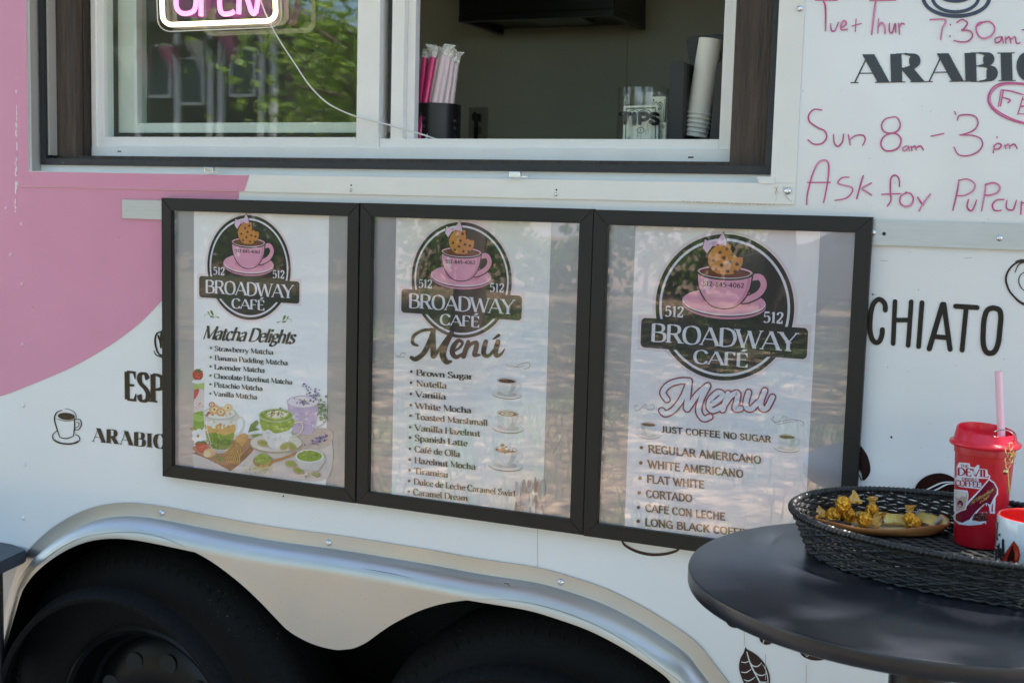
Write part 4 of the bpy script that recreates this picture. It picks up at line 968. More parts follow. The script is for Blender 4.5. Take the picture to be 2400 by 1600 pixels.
# board one
zA, zB_ = (360, 460, .22957), (360, 800, .24237)
k = Ink(bmap, 1e-4, 3.5e-6)
logo(k, (582.2, 627.6), (580.4, 504.8), (583.9, 750.4)); k.build('logo', M['ink'], B1[1])
k = Ink(bmap, 6e-4, 3.5e-6)
DG = '23291d'
k.text(SCRIPT, 'Matcha Delights', (474, 794), (688, 805), 31, DG, lean=0)
G1 = '26231f'
for s, a, b_ in (('Strawberry Matcha', (503.5, 821.8), (641.2, 830.8)), ('Banana Pudding Matcha', (503.5, 843.6), (675, 855.7)), ('Lavender Matcha', (503, 865), (621, 873.2)), ('Chocolate Hazelnut Matcha', (502.3, 886), (685.3, 900.6)), ('Pistachio Matcha', (502.3, 906.6), (616.2, 915.6)), ('Vanilla Matcha', (501.8, 927.2), (603.1, 935.7))):
    k.text(SERIFB, s, a, b_, 11.6, G1)
bullets(k, zB_, "557,62 556,152 554,240 552,328 552,412 552,502", 2.7, '51663d')
k.build('heading_and_list', M['ink'], B1[1])
k = Ink(bmap, 2e-4, 3.5e-6)
leafy(k, *zz(zA, [(590, 1215)])[0], .21, 1); leafy(k, *zz(zA, [(1340, 1265)])[0], .21, -1)
def E(x, y, rx, ry, c, rot=0, n=22): q = zz(zB_, [(x, y)])[0]; k.ell(q[0], q[1], rx*.24237, ry*.24237, c, rot, n)
def Pg(s, c, cur=True): p = zz(zB_, pl(s)); k.poly(sm(p+[p[0]], 4)[:-1] if cur else p, c)
def Sk(s, w, c, tp_=0): k.stroke(zz(zB_, pl(s)), w*.24237, c, taper=tp_)
rg = random.Random(11)
def dots(n, x0, x1, y0, y1, r0, r1, cols):
    for _ in range(n): E(rg.gauss((x0+x1)/2, (x1-x0)/4), rg.gauss((y0+y1)/2, (y1-y0)/4), rg.uniform(r0, r1), rg.uniform(r0, r1)*.8, rg.choice(cols), n=7)
Pg("397,1000 640,900 980,940 1300,950 1690,880 1690,1310 1300,1330 700,1260 397,1200", 'd8cbc8'); Pg("900,900 1200,880 1690,840 1690,1010 1400,1060 1000,1000", 'cdbab2')
# tall strawberry glass at the edge
Pg("392,390 490,390 486,840 392,860", 'e3d5d4', False); Pg("392,400 492,400 490,470 440,450 392,470", 'b9c67c', False); Pg("392,470 440,455 430,510 392,560", 'c94f52'); Pg("392,690 487,680 485,840 392,860", '8fae4b'); Pg("392,700 480,720 470,770 392,760", 'a9c16a')
dots(14, 395, 480, 560, 690, 4, 12, ['d98f96', 'edd9dc', 'e7b9bd']); E(428, 322, 52, 56, 'c23a36'); dots(12, 395, 470, 290, 365, 3, 5, ['e8a79a', '8f2222']); Pg("400,285 420,260 430,280 455,255 450,282 485,280 440,300", '55803a', False); E(430, 388, 60, 18, 'ecebee')
for j in range(5): E(430+34*cos(j*1.257), 910+40*sin(j*1.257), 30, 30, 'f0ecec')
E(430, 912, 14, 16, 'c9954a'); Pg("395,990 440,960 470,985 420,1000", '4f7d35')
# wooden board
Pg("397,1085 560,1150 700,1225 770,1235 975,1040 970,960 900,940 700,1000 397,1070", '9c6a50'); Pg("397,1060 700,1195 960,985 930,940 700,960 397,1010", 'b88a6e')
E(468, 1018, 58, 52, 'c03a30'); dots(12, 425, 510, 985, 1050, 3, 5, ['e9b0a0', '8f2222']); Pg("440,970 480,960 520,975 480,990", '4d7a33')
# cup one: handle, body and layers
Sk("805,735 860,740 872,810 840,880 790,905", 18, 'cfcdc8'); Sk("805,735 860,740 872,810 840,880 790,905", 8, 'e9e6e2')
Pg("482,690 492,800 515,920 560,1035 600,1075 690,1075 735,1035 775,920 795,800 803,690", 'd7d3cd'); Pg("495,770 510,880 520,930 620,900 700,920 775,900 792,770", 'e7e2dd'); Pg("496,800 560,820 620,800 700,825 790,800 778,900 700,915 620,890 515,920", 'd9b06b'); Pg("512,890 600,880 690,905 778,880 765,960 730,1030 660,1045 570,1030 525,950", '87a136'); Pg("530,960 640,930 750,960 720,1030 640,1045 570,1025", '6d8a2c'); E(648, 1060, 62, 18, 'b9b5b2')
dots(26, 540, 760, 880, 1010, 6, 18, ['94ac42', '7a9632', 'a4b858']); dots(14, 510, 780, 780, 870, 8, 20, ['e6cf9f', 'f0e9e2', 'cf9f55'])
E(642, 692, 162, 62, 'c8c2bb'); E(642, 692, 152, 54, 'efe7df'); dots(22, 530, 760, 665, 725, 10, 20, ['d7a27e', 'b66a4a', 'f0e4d9', 'e3c59d'])
for x, y, r, c in ((590, 655, 52, 'e3bb84'), (652, 680, 46, 'd9a773'), (722, 640, 44, 'ead4a4'), (565, 610, 30, 'd38f72')): E(x, y, r, r*.9, c); E(x, y, r*.6, r*.5, 'efdcb8'); E(x, y, r*.2, r*.2, 'a06b42')
Sk("512,740 522,860 560,1000", 7, 'f1f0ee', .5)
# whisk and hazelnuts
Pg("800,920 870,885 915,910 905,960 850,1010 800,980", 'cf9f62'); Pg("690,1080 790,980 850,1005 830,1175 760,1180 700,1140", 'b98b4b')
for j in range(14): Sk("%d,%d %d,%d" % (792+j*4, 990+j*1.5, 700+j*10, 1120+j*4), 4, 'e0bd7d' if j % 2 else '8f6330')
E(545, 1075, 60, 42, 'd9b78e'); E(520, 1085, 36, 32, 'e9d3ad'); dots(24, 600, 690, 1095, 1170, 5, 11, ['7b9a3c', '98a856', '5e7d2c'])
# lavender cup
Sk("1590,660 1660,690 1660,780 1580,830", 16, 'cdc5cf'); Pg("1295,590 1310,700 1340,830 1380,890 1520,895 1560,830 1590,700 1605,590", 'c9b7cf'); dots(40, 1320, 1580, 660, 860, 6, 22, ['bda6c6', 'd8cadb', 'c3b0cb', 'dcd3df']); E(1450, 582, 157, 62, 'bfb3c3'); E(1450, 582, 148, 54, 'e6dde6'); dots(34, 1370, 1560, 555, 610, 6, 13, ['6c5a8a', '8a78a8', '7f9460', 'b79fc4'])
for x, y, x2, y2 in ((1445, 400, 1560, 540), (1585, 455, 1560, 560), (1650, 600, 1600, 700), (1680, 900, 1480, 1000), (1660, 950, 1540, 980)):
    for j in range(26):
        t = rg.random(); E(x+(x2-x)*t+rg.gauss(0, 14), y+(y2-y)*t+rg.gauss(0, 10), rg.uniform(5, 10), rg.uniform(5, 10), rg.choice(['7b68a0', '9a86b8', '5f4f85', 'b3a3c9']), n=7)
dots(50, 1590, 1690, 540, 800, 6, 20, ['7f9274', '9cab8e', '6a7d5a', 'b9bfa9'])
# pistachio cup on its saucer
Pg("945,800 1000,760 1020,790 990,830 1030,850 940,870 920,880", '6b8a4a'); Pg("950,900 1030,890 1080,940 1000,960", '7c9a4e')
E(1190, 990, 252, 92, 'b9a596'); E(1190, 975, 250, 88, 'ddd4cb'); E(1190, 985, 160, 48, 'c6b9ae')
Sk("1350,790 1430,775 1445,840 1400,900 1330,910", 22, 'c4b0a0'); Sk("1350,790 1430,775 1445,840 1400,900 1330,910", 10, 'e6dfd8')
Pg("1022,700 1035,800 1065,900 1110,990 1150,1028 1245,1030 1300,980 1335,890 1352,780 1355,700", 'e2dfdd'); Pg("1030,720 1040,800 1070,860 1120,850 1180,885 1260,870 1330,840 1350,740", '8fab35'); dots(26, 1060, 1330, 760, 860, 8, 22, ['a3bb52', '7f9c2c', 'b4c76c']); dots(16, 1080, 1300, 860, 960, 10, 26, ['e9e7e6', 'd5d2d2'])
E(1190, 712, 167, 66, 'c9c9b2'); E(1190, 712, 156, 57, '8fa83a'); E(1195, 706, 110, 40, 'c9d19d'); E(1200, 700, 95, 32, 'efe9dc'); dots(34, 1110, 1290, 655, 725, 7, 15, ['a39a5a', '8a6a50', 'c2c98a', '6f8236', 'd9cfae'])
for x, y, a in ((1060, 980, .2), (1275, 1010, -.5), (1340, 1010, .4), (1330, 1180, .2), (1405, 1245, .3)): E(x, y, 52, 34, 'bda878', a); E(x+8, y-2, 36, 18, '95a548', a)
# spoon and powder bowl
Sk("1120,1165 1250,1130 1390,1075", 28, 'b9835a'); E(1065, 1155, 98, 62, 'a8714a'); E(1065, 1140, 84, 46, '8fa23a'); E(1060, 1115, 55, 36, 'a0b24a'); dots(20, 1010, 1110, 1095, 1150, 6, 14, ['8ea03a', 'adbb5c'])
dots(90, 900, 1200, 1170, 1280, 3, 9, ['a3ad58', '8b9a40', 'c0c48a'])
Pg("1375,1110 1400,1190 1450,1235 1580,1250 1630,1200 1655,1110", 'd3ccc9'); E(1515, 1105, 140, 66, 'e3dedb'); E(1515, 1105, 122, 52, '95a83e'); E(1520, 1090, 90, 40, '8c9f38'); dots(40, 1430, 1600, 1065, 1130, 6, 15, ['a5b654', '7f9230', '94a644'])
dots(30, 1440, 1640, 1250, 1310, 5, 14, ['8da54a', 'b08a70', 'a8b86a'])
k.build('drink_pictures', M['ink'], B1[1], dens=1.25)
# board two
z3, z4 = (840, 460, .25513), (840, 840, .26782)
k = Ink(bmap, 1e-4, 3.5e-6)
logo(k, (1080, 656.9), (1076, 521.2), (1083.6, 793)); k.build('logo', M['ink'], B2[1])
def script(k, z, strokes, col, w=None, add=0):
    for s in strokes:
        pts = []
        for p in s.split():
            v = [float(x) for x in p.split(',')]
            q = zz(z, [(v[0], v[1])])[0]; pts.append((q[0], q[1], (w if w else v[2]*z[2])+add))
        k.vstroke(pts, col)
k = Ink(bmap, 8e-4, 3.5e-6)
BRN = '47301f'
MENU2 = ["545,1370,20 500,1345,32 515,1275,30 600,1230,28 690,1222,30", "692,1228,42 660,1330,50 600,1440,46 530,1493,44 488,1480,34", "690,1228,36 688,1340,50 692,1465,56", "700,1468,30 775,1360,30 855,1255,38", "858,1255,46 795,1370,60 778,1460,60 810,1518,50 852,1515,24",
         "872,1425,20 930,1390,24 958,1345,28 920,1325,36 875,1380,48 866,1440,48 905,1475,38 985,1425,18", "1012,1335,36 990,1400,46 968,1470,44", "978,1440,20 1030,1362,28 1085,1342,38 1082,1400,46 1068,1455,42 1115,1455,20", "1172,1335,44 1152,1410,46 1158,1455,40 1200,1462,30 1256,1400,24", "1284,1335,44 1264,1410,46 1268,1460,40 1310,1450,26 1345,1402,12", "1240,1312,12 1292,1275,30"]
script(k, z3, MENU2, BRN)
T2 = '3a2a22'
for s, a, b_ in (('Brown Sugar', (975.8, 879.6), (1109.1, 888.7)), ('Nutella', (975.8, 904.3), (1047.5, 910.2)), ('Vanilla', (974.7, 929.7), (1045.7, 935.9)), ('White Mocha', (973.9, 956.5), (1105.1, 968)), ('Toasted Marshmall', (973.4, 981.9), (1144, 997.2)), ('Vanilla Hazelnut', (973.1, 1008.2), (1126.5, 1022.6)),
                 ('Spanish Latte', (973.1, 1032.3), (1096.6, 1044.9)), ('Caf\u00e9 de Olla', (972.6, 1058.3), (1078.9, 1070.3)), ('Hazelnut Mocha', (972, 1084.2), (1115.3, 1099.8)), ('Tiramisu', (971.2, 1109.1), (1051.6, 1118.5)), ('Dulce de Leche Caramel Swirl', (970.4, 1134), (1209, 1162.7)), ('Caramel Dream', (969.3, 1158.7), (1097.1, 1173.4))):
    k.text(SERIFB, s, a, b_, 14.2, T2)
bullets(k, z4, "466,113 464,210 462,307 461,405 459,497 456,597 455,690 454,787 453,882 450,975 446,1068 444,1160", 3.2, T2)
k.build('heading_and_list', M['ink'], B2[1])
k = Ink(bmap, 2e-4, 3.5e-6)
def cupart(k, z, cx, cy, s, kind, fx=1):
    def e(x, y, rx, ry, c, n=26): q = zz(z, [(cx+fx*x*s, cy+y*s)])[0]; k.ell(q[0], q[1], rx*s*z[2], ry*s*z[2], c, .08, n)
    e(0, 62, 132, 42, 'a7826a'); e(0, 56, 132, 40, 'e6e2e2'); e(0, 56, 90, 24, 'c9c2c2')
    k.stroke(zz(z, [(cx+fx*a*s, cy+b_*s) for a, b_ in ((75, -30), (118, -35), (122, 5), (80, 30))]), 15*s*z[2], 'cfc8c6'); k.stroke(zz(z, [(cx+fx*a*s, cy+b_*s) for a, b_ in ((75, -30), (118, -35), (122, 5), (80, 30))]), 8*s*z[2], 'eceaea')
    body = sm(zz(z, [(cx+fx*a*s, cy+b_*s) for a, b_ in ((-88, -62), (-84, -10), (-60, 35), (-25, 56), (25, 56), (60, 35), (82, -10), (88, -62))]), 5); k.poly(body, 'e4e1e2')
    k.poly(sm(zz(z, [(cx+fx*a*s, cy+b_*s) for a, b_ in ((40, -50), (35, 10), (10, 50), (35, 50), (65, 25), (80, -10), (85, -55))]), 4), 'cdc6c5')
    e(0, -62, 90, 27, 'b9a394'); e(0, -62, 83, 22, 'e8e4e4')
    if kind == 'c': e(0, -60, 76, 18, '5b3423'); e(-20, -63, 34, 6, '8a5a3e')
    elif kind == 'l': e(0, -60, 78, 19, 'a5714a'); e(-5, -60, 52, 13, 'ecdfd2'); e(-5, -60, 34, 8, 'a5714a'); e(-5, -60, 20, 5, 'ecdfd2')
    else:
        e(0, -60, 78, 19, '8f5b38')
        r2 = random.Random(4)
        for j in range(22): e(r2.gauss(0, 34), -72+r2.gauss(0, 13), r2.uniform(7, 18), r2.uniform(6, 12), r2.choice(['eadfd8', 'f0ebe8', '9c6a44', 'c49a78']), 9)
cupart(k, z4, 1300, 255, .98, 'c'); cupart(k, z4, 1308, 545, 1.06, 'l'); cupart(k, z4, 1288, 868, 1.15, 'w')
for s in ("1290,45 1350,80 1430,45 1490,35 1500,70 1460,95 1440,80", "1330,60 1400,75 1450,60"): k.stroke(zz(z4, pl(s)), 1.1, '9b8a80', taper=.5)
for s in ("335,1440 370,1470 400,1440 430,1440 425,1460", "340,1470 380,1478 430,1475"): k.stroke(zz(z3, pl(s)), 1.1, '8f8a92', taper=.5)
rg = random.Random(9)
for _ in range(70):
    x = rg.uniform(1380, 1630); y = rg.uniform(1080, 1340)+(x-1380)*.12
    q = zz(z4, [(x, y)])[0]; k.ell(q[0], q[1], rg.uniform(1.5, 5), rg.uniform(6, 22), rg.choice(['c4b2ac', 'b79f94', 'd2c5c4', 'a88a7c', 'cbbcc0']), n=12)
k.build('cup_pictures', M['ink'], B2[1], dens=1.1)
# board three
z5b, z6 = (1380, 480, .28912), (1380, 860, .28912)
k = Ink(bmap, 1e-4, 3.5e-6)
logo(k, (1695.2, 721), (1695.1, 549.4), (1693.7, 892)); k.build('logo', M['ink'], B3[1])
k = Ink(bmap, 8e-4, 3.5e-6)
MENU3 = ["635,262 602,205 650,142 740,112 815,112", "815,118 765,240 695,338 625,377 592,352", "815,118 803,230 792,330", "800,338 882,222 965,150", "965,152 908,270 893,360 932,416 982,402",
         "985,305 1050,268 1085,222 1045,206 988,260 976,320 1012,350 1092,312", "1130,212 1108,280 1086,345", "1095,312 1150,236 1205,210 1202,270 1187,335 1232,335", "1296,204 1276,280 1282,328 1322,334 1382,276", "1427,190 1398,270 1402,328 1442,330 1490,242"]
script(k, z6, MENU3, '93304c', w=18.5); script(k, z6, MENU3, 'e9e5ee', w=11.5)
T3 = '4a302b'
SB = dict(SANSB)
for s, a, b_, h in (('JUST COFFEE NO SUGAR', (1550.6, 1011.8), (1808.4, 1035.8), 13.6), ('REGULAR AMERICANO', (1519.6, 1058.9), (1785.3, 1085.5), 16.8), ('WHITE AMERICANO', (1519.3, 1094.7), (1743.4, 1118.2), 16.8), ('FLAT WHITE', (1516.5, 1129.4), (1651.8, 1143.3), 16.6), ('CORTADO', (1515, 1163.6), (1623.7, 1175.1), 16.4), ('CAFE CON LECHE', (1513.6, 1196.8), (1700.9, 1217.9), 16), ('LONG BLACK COFFEE', (1512.4, 1230), (1762, 1257), 16)):
    k.text(SB, s, a, b_, h, T3)
bullets(k, z6, "428,650 423,774 416,898 410,1017 405,1134 403,1246", 4.2, T3)
k.build('heading_and_list', M['ink'], B3[1])
k = Ink(bmap, 2e-4, 3.5e-6)
cupart(k, z6, 484, 508, .72, 'c', -1); cupart(k, z6, 1606, 612, .78, 'c')
for z, s in ((z6, "375,330 390,355 440,325 490,345 530,330 520,300 500,315"), (z6, "370,330 380,310 400,320"), (z6, "430,325 460,300 470,320"), (z6, "1475,420 1500,400 1495,440 1560,440 1640,425 1730,440 1740,475 1715,470"), (z6, "1540,440 1580,400 1610,410 1595,430"), (z6, "1475,420 1530,460 1620,445 1700,440")):
    k.stroke(zz(z, pl(s)), 1.2, '96808a', taper=.5)
k.build('cup_pictures', M['ink'], B3[1])
# ---------------------------------------------------------------- things in and on the service window
z1 = (0, 0, .34014)
NY = FY+.004
t = empty('neon_sign', P(511, 20, NY)); tag(t, 'lit pink and white neon open sign hanging on the window glass', 'neon sign')
def inw(o, par): return o
def pt(px, py, y=NY): return P(px, py, y)
def round_rect(x0, y0, x1, y1, r, tilt, n=7):
    pts = []; cx, cy = (x0+x1)/2, (y0+y1)/2
    for ax, ay, a0 in ((x1-r, y1-r, 0), (x0+r, y1-r, .5*pi), (x0+r, y0+r, pi), (x1-r, y0+r, 1.5*pi)):
        for j in range(n+1): a = a0+.5*pi*j/n; pts.append((ax+r*cos(a), ay+r*sin(a)))
    return [(cx+(x-cx)*cos(tilt)-(y-cy)*sin(tilt), cy+(x-cx)*sin(tilt)+(y-cy)*cos(tilt)) for x, y in pts]
ol = round_rect(366, -150, 657, 70, 30, -.040)
b = MB(); b.prism([pt(a, c) for a, c in ol], (0, .004, 0)); b.build('clear_backplate', M['signplate'], t, world=True)
b = MB(); b.tube([pt(a, c, NY-.001) for a, c in ol], .0011, n=6, closed=True); b.build('backplate_edge', mat('pale_acrylic_edge', (.55, .57, .56), .2, coat=.4), t, world=True)
bd = round_rect(378, -140, 643, 54, 22, -.040)
b = MB(); b.tube([pt(a, c, NY-.006) for a, c in bd], .0046, n=10, closed=True); b.build('white_tube', M['neonw'], t, world=True, smooth=True)
letters = ["1215,-60 1215,40 1240,85 1285,95 1335,75 1350,20 1350,-80 1325,-150 1270,-160 1225,-130 1215,-60", "1385,112 1385,-20 1385,-150", "1385,-150 1440,-160 1475,-110 1455,-40 1385,-10",
           "1600,-165 1530,-150 1515,-70 1515,50 1535,95 1585,95 1612,82", "1515,-40 1590,-48", "1645,98 1648,-20 1650,-170", "1650,-170 1700,-20 1735,85 1760,92", "1762,92 1780,-20 1790,-175"]
for s in letters:
    b = MB(); b.tube([pt(a, c, NY-.006) for a, c in sm(zz(z1, pl(s)), 5)], .0046, n=10); b.build('pink_tube', M['neonp'], t, world=True, smooth=True)
cpts = [(590, -60, NY-.004), (612, 5, NY-.006), (628, 45, NY-.008), (655, 95, NY), (690, 148, FY-.006), (725, 200, FY-.008), (765, 240, FY-.006), (810, 264, FY-.003), (850, 278, FY-.004), (900, 290, FY-.004), (945, 303, FY+.006), (985, 314, FY+.012), (1018, 325, FY+.03), (1040, 332, FY+.06)]
pts3 = [P(*p) for p in cpts]
def sm3(pts, n=6):
    out = []; q = [pts[0]]+list(pts)+[pts[-1]]
    for i in range(1, len(q)-2):
        for j in range(n):
            u = j/n; a, b_, c, d = q[i-1:i+3]
            out.append(.5*((2*b_)+(c-a)*u+(2*a-5*b_+4*c-d)*u*u+(3*b_-a-3*c+d)*u**3))
    out.append(pts[-1]); return out
b = MB(); b.tube(sm3(pts3), .0014, n=8); b.build('power_cord', M['cablew'], t, world=True, smooth=True)

PH = mat('hole_showing_pink', (.10, .045, .055), .6)
# straw holder with wrapped straws
HX, HY, HR = .4665, .205, .0455
hz = P(1020, 241, HY-HR).z
hd = empty('straw_holder', (HX, HY, CZ)); tag(hd, 'black perforated metal cylinder full of wrapped straws', 'straw holder')
b = MB(); b.lathe([(HR-.002, .002), (HR, 0), (HR, hz-CZ), (HR-.0012, hz-CZ+.0006), (HR-.002, hz-CZ), (HR-.002, .003), (.0001, .003)], n=48); b.build('cup_body', M['blackmetal'], hd, smooth=True)
zs_ = (940, 90, .15941)
for px, py in ((350, 1175), (350, 1297), (350, 1415), (240, 1190), (240, 1300), (240, 1410), (682, 1195), (682, 1305), (682, 1425), (755, 1200), (755, 1310), (755, 1420), (300, 1110)):
    q = zz(zs_, [(px, py)])[0]; w_ = P(q[0], q[1], HY-HR*.9); s = max(-.97, min(.97, (w_.x-HX)/HR)); a = math.asin(s)
    b = MB(); b.lathe([(.0001, .0003), (.0031, .0003), (.0033, 0)], n=10, c=(0, 0, 0), M=Matrix.Translation((HR*s, -HR*cos(a), w_.z-CZ)) @ Matrix.Rotation(a, 4, 'Z') @ Matrix.Rotation(radians(90), 4, 'X'))
    b.build('punched_hole', PH, hd)
straws = [(228, 915, 236, 380, 'straww', -.012, 'pale pink wrapped straw at the left edge of the black holder'), (290, 915, 352, 290, 'strawm', -.030, 'magenta wrapped straw, left of the two bright ones'), (362, 915, 470, 285, 'strawm', -.036, 'magenta wrapped straw, right of the two bright ones'),
          (432, 915, 548, 310, 'straww', -.022, 'pale wrapped straw just right of the magenta straws'), (500, 915, 628, 260, 'straww', -.034, 'pale wrapped straw in the middle of the black holder'), (585, 915, 700, 270, 'straww', -.03, 'pale wrapped straw, third from the right in the holder'), (668, 915, 752, 340, 'straww', -.02, 'pale wrapped straw, second from the right in the holder'), (738, 915, 806, 370, 'straww', -.008, 'pale wrapped straw at the right edge of the holder'),
          (410, 915, 400, 300, 'straww', .012, 'pale wrapped straw at the back of the holder')]
rs = random.Random(2)
for x0, y0, x1, y1, m, dy, lab in straws:
    a = zz(zs_, [(x0, y0)])[0]; c = zz(zs_, [(x1, y1)])[0]
    p0, p1 = P(a[0], a[1], HY+dy), P(c[0], c[1], HY+dy*.8); d = (p1-p0).normalized(); p0 = p0-d*.09
    if p0.z < CZ+.004: p0 = p0+d*((CZ+.004-p0.z)/d.z)
    s = empty('drinking_straw', p0); tag(s, lab, 'straw', 'wrapped straws in the black holder')
    b = MB(); b.tube([p0, p0+(p1-p0)*.5, p1], .0062, n=14); b.build('straw_tube', M[m], s, world=True, smooth=True)
    # crinkled wrapper end
    b = MB(); L = rs.uniform(.016, .026); side = d.cross(Vector((0, 1, 0))).normalized(); bend = rs.uniform(-.8, 1.0)
    prev = None
    for j in range(6):
        u = j/5; c0 = p1+d*(L*u)+side*(bend*L*u*u*.6); w_ = .0066+.0055*u+rs.uniform(-.001, .0015); yy = Vector((0, rs.uniform(-.004, .003)*u, 0))
        row = [b.bm.verts.new(c0-side*w_+yy), b.bm.verts.new(c0+Vector((0, -.0035*(1-u)+rs.uniform(-.002, .001), 0))), b.bm.verts.new(c0+side*w_-yy)]
        if prev:
            for q in range(2): b.bm.faces.new((prev[q], prev[q+1], row[q+1], row[q]))
        prev = row
    b.build('wrapper_end', M['film'], s, world=True)

# tip jar
JX, JY, JR = .8755, .200, .0455
zt = (1420, 60, .19133)
jt = P(1507, 209, JY).z
jr = empty('tip_jar', (JX, JY, CZ)); tag(jr, 'clear round tip jar with black bubble lettering and banknotes inside', 'jar')
b = MB(); H_ = jt-CZ; b.lathe([(.0001, .001), (JR-.002, .001), (JR, .004), (JR, H_-.010), (JR+.001, H_-.009), (JR+.001, H_-.001), (JR, H_), (JR-.002, H_), (JR-.002, .005), (.0001, .004)], n=56); b.build('jar_wall', M['jarglass'], jr, smooth=True)
def jarmap(a, b_, o):
    Yg = JY-JR*.8
    for _ in range(5): q = P(a, b_, Yg); s = max(-.985, min(.985, (q.x-JX)/JR)); an = math.asin(s); Yg = JY-JR*cos(an)
    return Vector((JX+(JR+.0004+o)*s, JY-(JR+.0004+o)*cos(an), q.z))
k = Ink(jarmap, 2e-4)
LB = '161616'
for s, w_ in (("185,1085 240,1075 300,1085", 9), ("238,1090 238,1140 236,1195", 9.5), ("350,1085 350,1200", 10.5), ("418,1090 416,1140 418,1200", 8.5), ("418,1085 470,1078 510,1100 505,1140 460,1160 425,1155", 8.5), ("635,1095 600,1080 560,1090 555,1120 600,1140 635,1165 625,1200 580,1205 545,1180", 8)):
    k.stroke(zz(zt, pl(s)), w_*1.0, LB)
k.build('tips_lettering', M['vinylink'], jr)
def bill(name_lab, quad, Y, seed, rot=0):
    """banknote: pale paper with border, scrolls and a seal"""
    q = [P(*p, Y) for p in zz(zt, pl(quad))]
    r = random.Random(seed)
    base = empty('dollar_bill', ((q[3]+q[2])/2)); tag(base, name_lab, 'banknote', 'banknotes in the tip jar')
    def mp(u, v, o):
        p = (q[3]*(1-u)+q[2]*u)*(1-v)+(q[0]*(1-u)+q[1]*u)*v
        return p+Vector((0, -o+.0022*sin(u*3.1+seed)*1, 0))
    k = Ink(mp, 0, 6e-6)
    for i in range(10):
        k.quads([(i/10, 0), ((i+1)/10, 0)], [(i/10, 1), ((i+1)/10, 1)], 'dbe3d2', 0)
    k.o = 5e-5
    G = '59675a'; D = '3d4a42'
    for c in ((.06, .06, .94, .10), (.06, .90, .94, .95), (.06, .06, .09, .95), (.91, .06, .94, .95)): k.poly([(c[0], c[1]), (c[2], c[1]), (c[2], c[3]), (c[0], c[3])], G)
    k.ring(.62, .80, .17, .075, .04, D, wy=.025); k.ell(.62, .80, .11, .05, '8d9a8c'); k.ring(.30, .83, .13, .05, .03, G, wy=.02); k.ring(.5, .34, .10, .075, .03, D, wy=.02); k.text(dict(SERIF, up=1), '1', (.46, .31), (.53, .31), .06, D, lean=0)
    for i in range(26):
        x = r.uniform(.12, .88); y = r.uniform(.15, .88); k.stroke([(x, y), (x, y-r.uniform(.05, .16))], r.uniform(.006, .02), r.choice([G, '8f9b8d', '9ca79a']), curve=False, cap=False)
    k.text(dict(SERIF, up=1), 'ONE', (.10, .10), (.22, .10), .07, D, lean=0)
    k.build('printed_note', M['ink'], base)
bill('front banknote standing upright behind the bubble lettering', "215,985 640,973 645,1440 203,1440", JY-.026, 1)
bill('tilted banknote at the back right of the jar', "565,870 738,872 700,1440 520,1440", JY-.006, 2)
bill('shorter banknote low at the right side of the jar', "655,1185 742,1190 735,1440 650,1440", JY-.014, 3)

# cup organiser and the stack of paper cups
org = empty('cup_organiser', P(1640, 330, .22)); tag(org, 'black plastic cup organiser with upright dividers beside the tip jar', 'organiser')
org.location.z = CZ
def slab(outline, y0, y1, name, r=.004):
    b = MB(); b.prism([P(*p, y0) for p in zz(zt, pl(outline))], (0, y1-y0, 0))
    bmesh.ops.bevel(b.bm, geom=[e for e in b.bm.edges], offset=.0015, segments=2, affect='EDGES'); b.build(name, M['blackplastic'], org, world=True)
slab("755,1440 788,450 795,432 930,432 962,450 970,480 945,1440", .19, .30, 'divider'); slab("1262,1440 1355,490 1375,445 1420,435 1500,435 1500,1440", .175, .30, 'divider')
slab("950,1440 985,540 1000,512 1025,512 1040,540 1060,1440", .245, .30, 'divider')
slab("1060,1440 1035,560 985,190 995,165 1050,120 1400,102 1560,125 1600,200 1560,1440", .305, .33, 'back_panel'); 
b = MB(); x0, x1 = P(zz(zt, [(760, 0)])[0][0], 320, .2).x, P(zz(zt, [(1560, 0)])[0][0], 320, .2).x; b.box(x0, x1, .185, .33, CZ+.0005, CZ+.012); b.build('base', M['blackplastic'], org, world=True)
CY = .232
pT, pB = P(*zz(zt, [(1290, 168)])[0], CY), P(*zz(zt, [(1138, 1095)])[0], CY)
ax = (pT-pB); Hc = ax.length; ax.normalize()
rb = (P(*zz(zt, [(1292, 1095)])[0], CY)-P(*zz(zt, [(982, 1085)])[0], CY)).length/2*.98; rt_ = rb*.94
rotm = Vector((0, 0, 1)).rotation_difference(ax).to_matrix().to_4x4()
step = (P(*zz(zt, [(1138, 1165)])[0], CY)-P(*zz(zt, [(1138, 1110)])[0], CY)).length
cupm = None
labs = ['white paper cup on top of the leaning upside-down stack'] + ['%s white paper cup from the top, showing only its rim' % s for s in ('second', 'third', 'fourth', 'fifth', 'sixth')]
for i in range(6):
    if cupm is None:
        b = MB(); b.lathe([(.0001, Hc-.004), (rt_-.001, Hc-.004), (rt_-.0005, Hc), (rt_, Hc-.0005), (rb-.001, .004), (rb+.0012, .004), (rb+.0020, .0022), (rb+.0012, .0005), (rb-.001, .0008), (rb-.0015, .004), (rt_-.0015, Hc-.006), (.0001, Hc-.006)], n=48)
        o = b.build('paper_cup', M['paper'], smooth=True); cupm = o
    else: o = cupm.copy(); COL.objects.link(o)
    o.matrix_world = Matrix.Translation(pB-ax*(step*i)) @ rotm
    tag(o, labs[i], 'paper cup', 'stacked paper cups in the organiser')
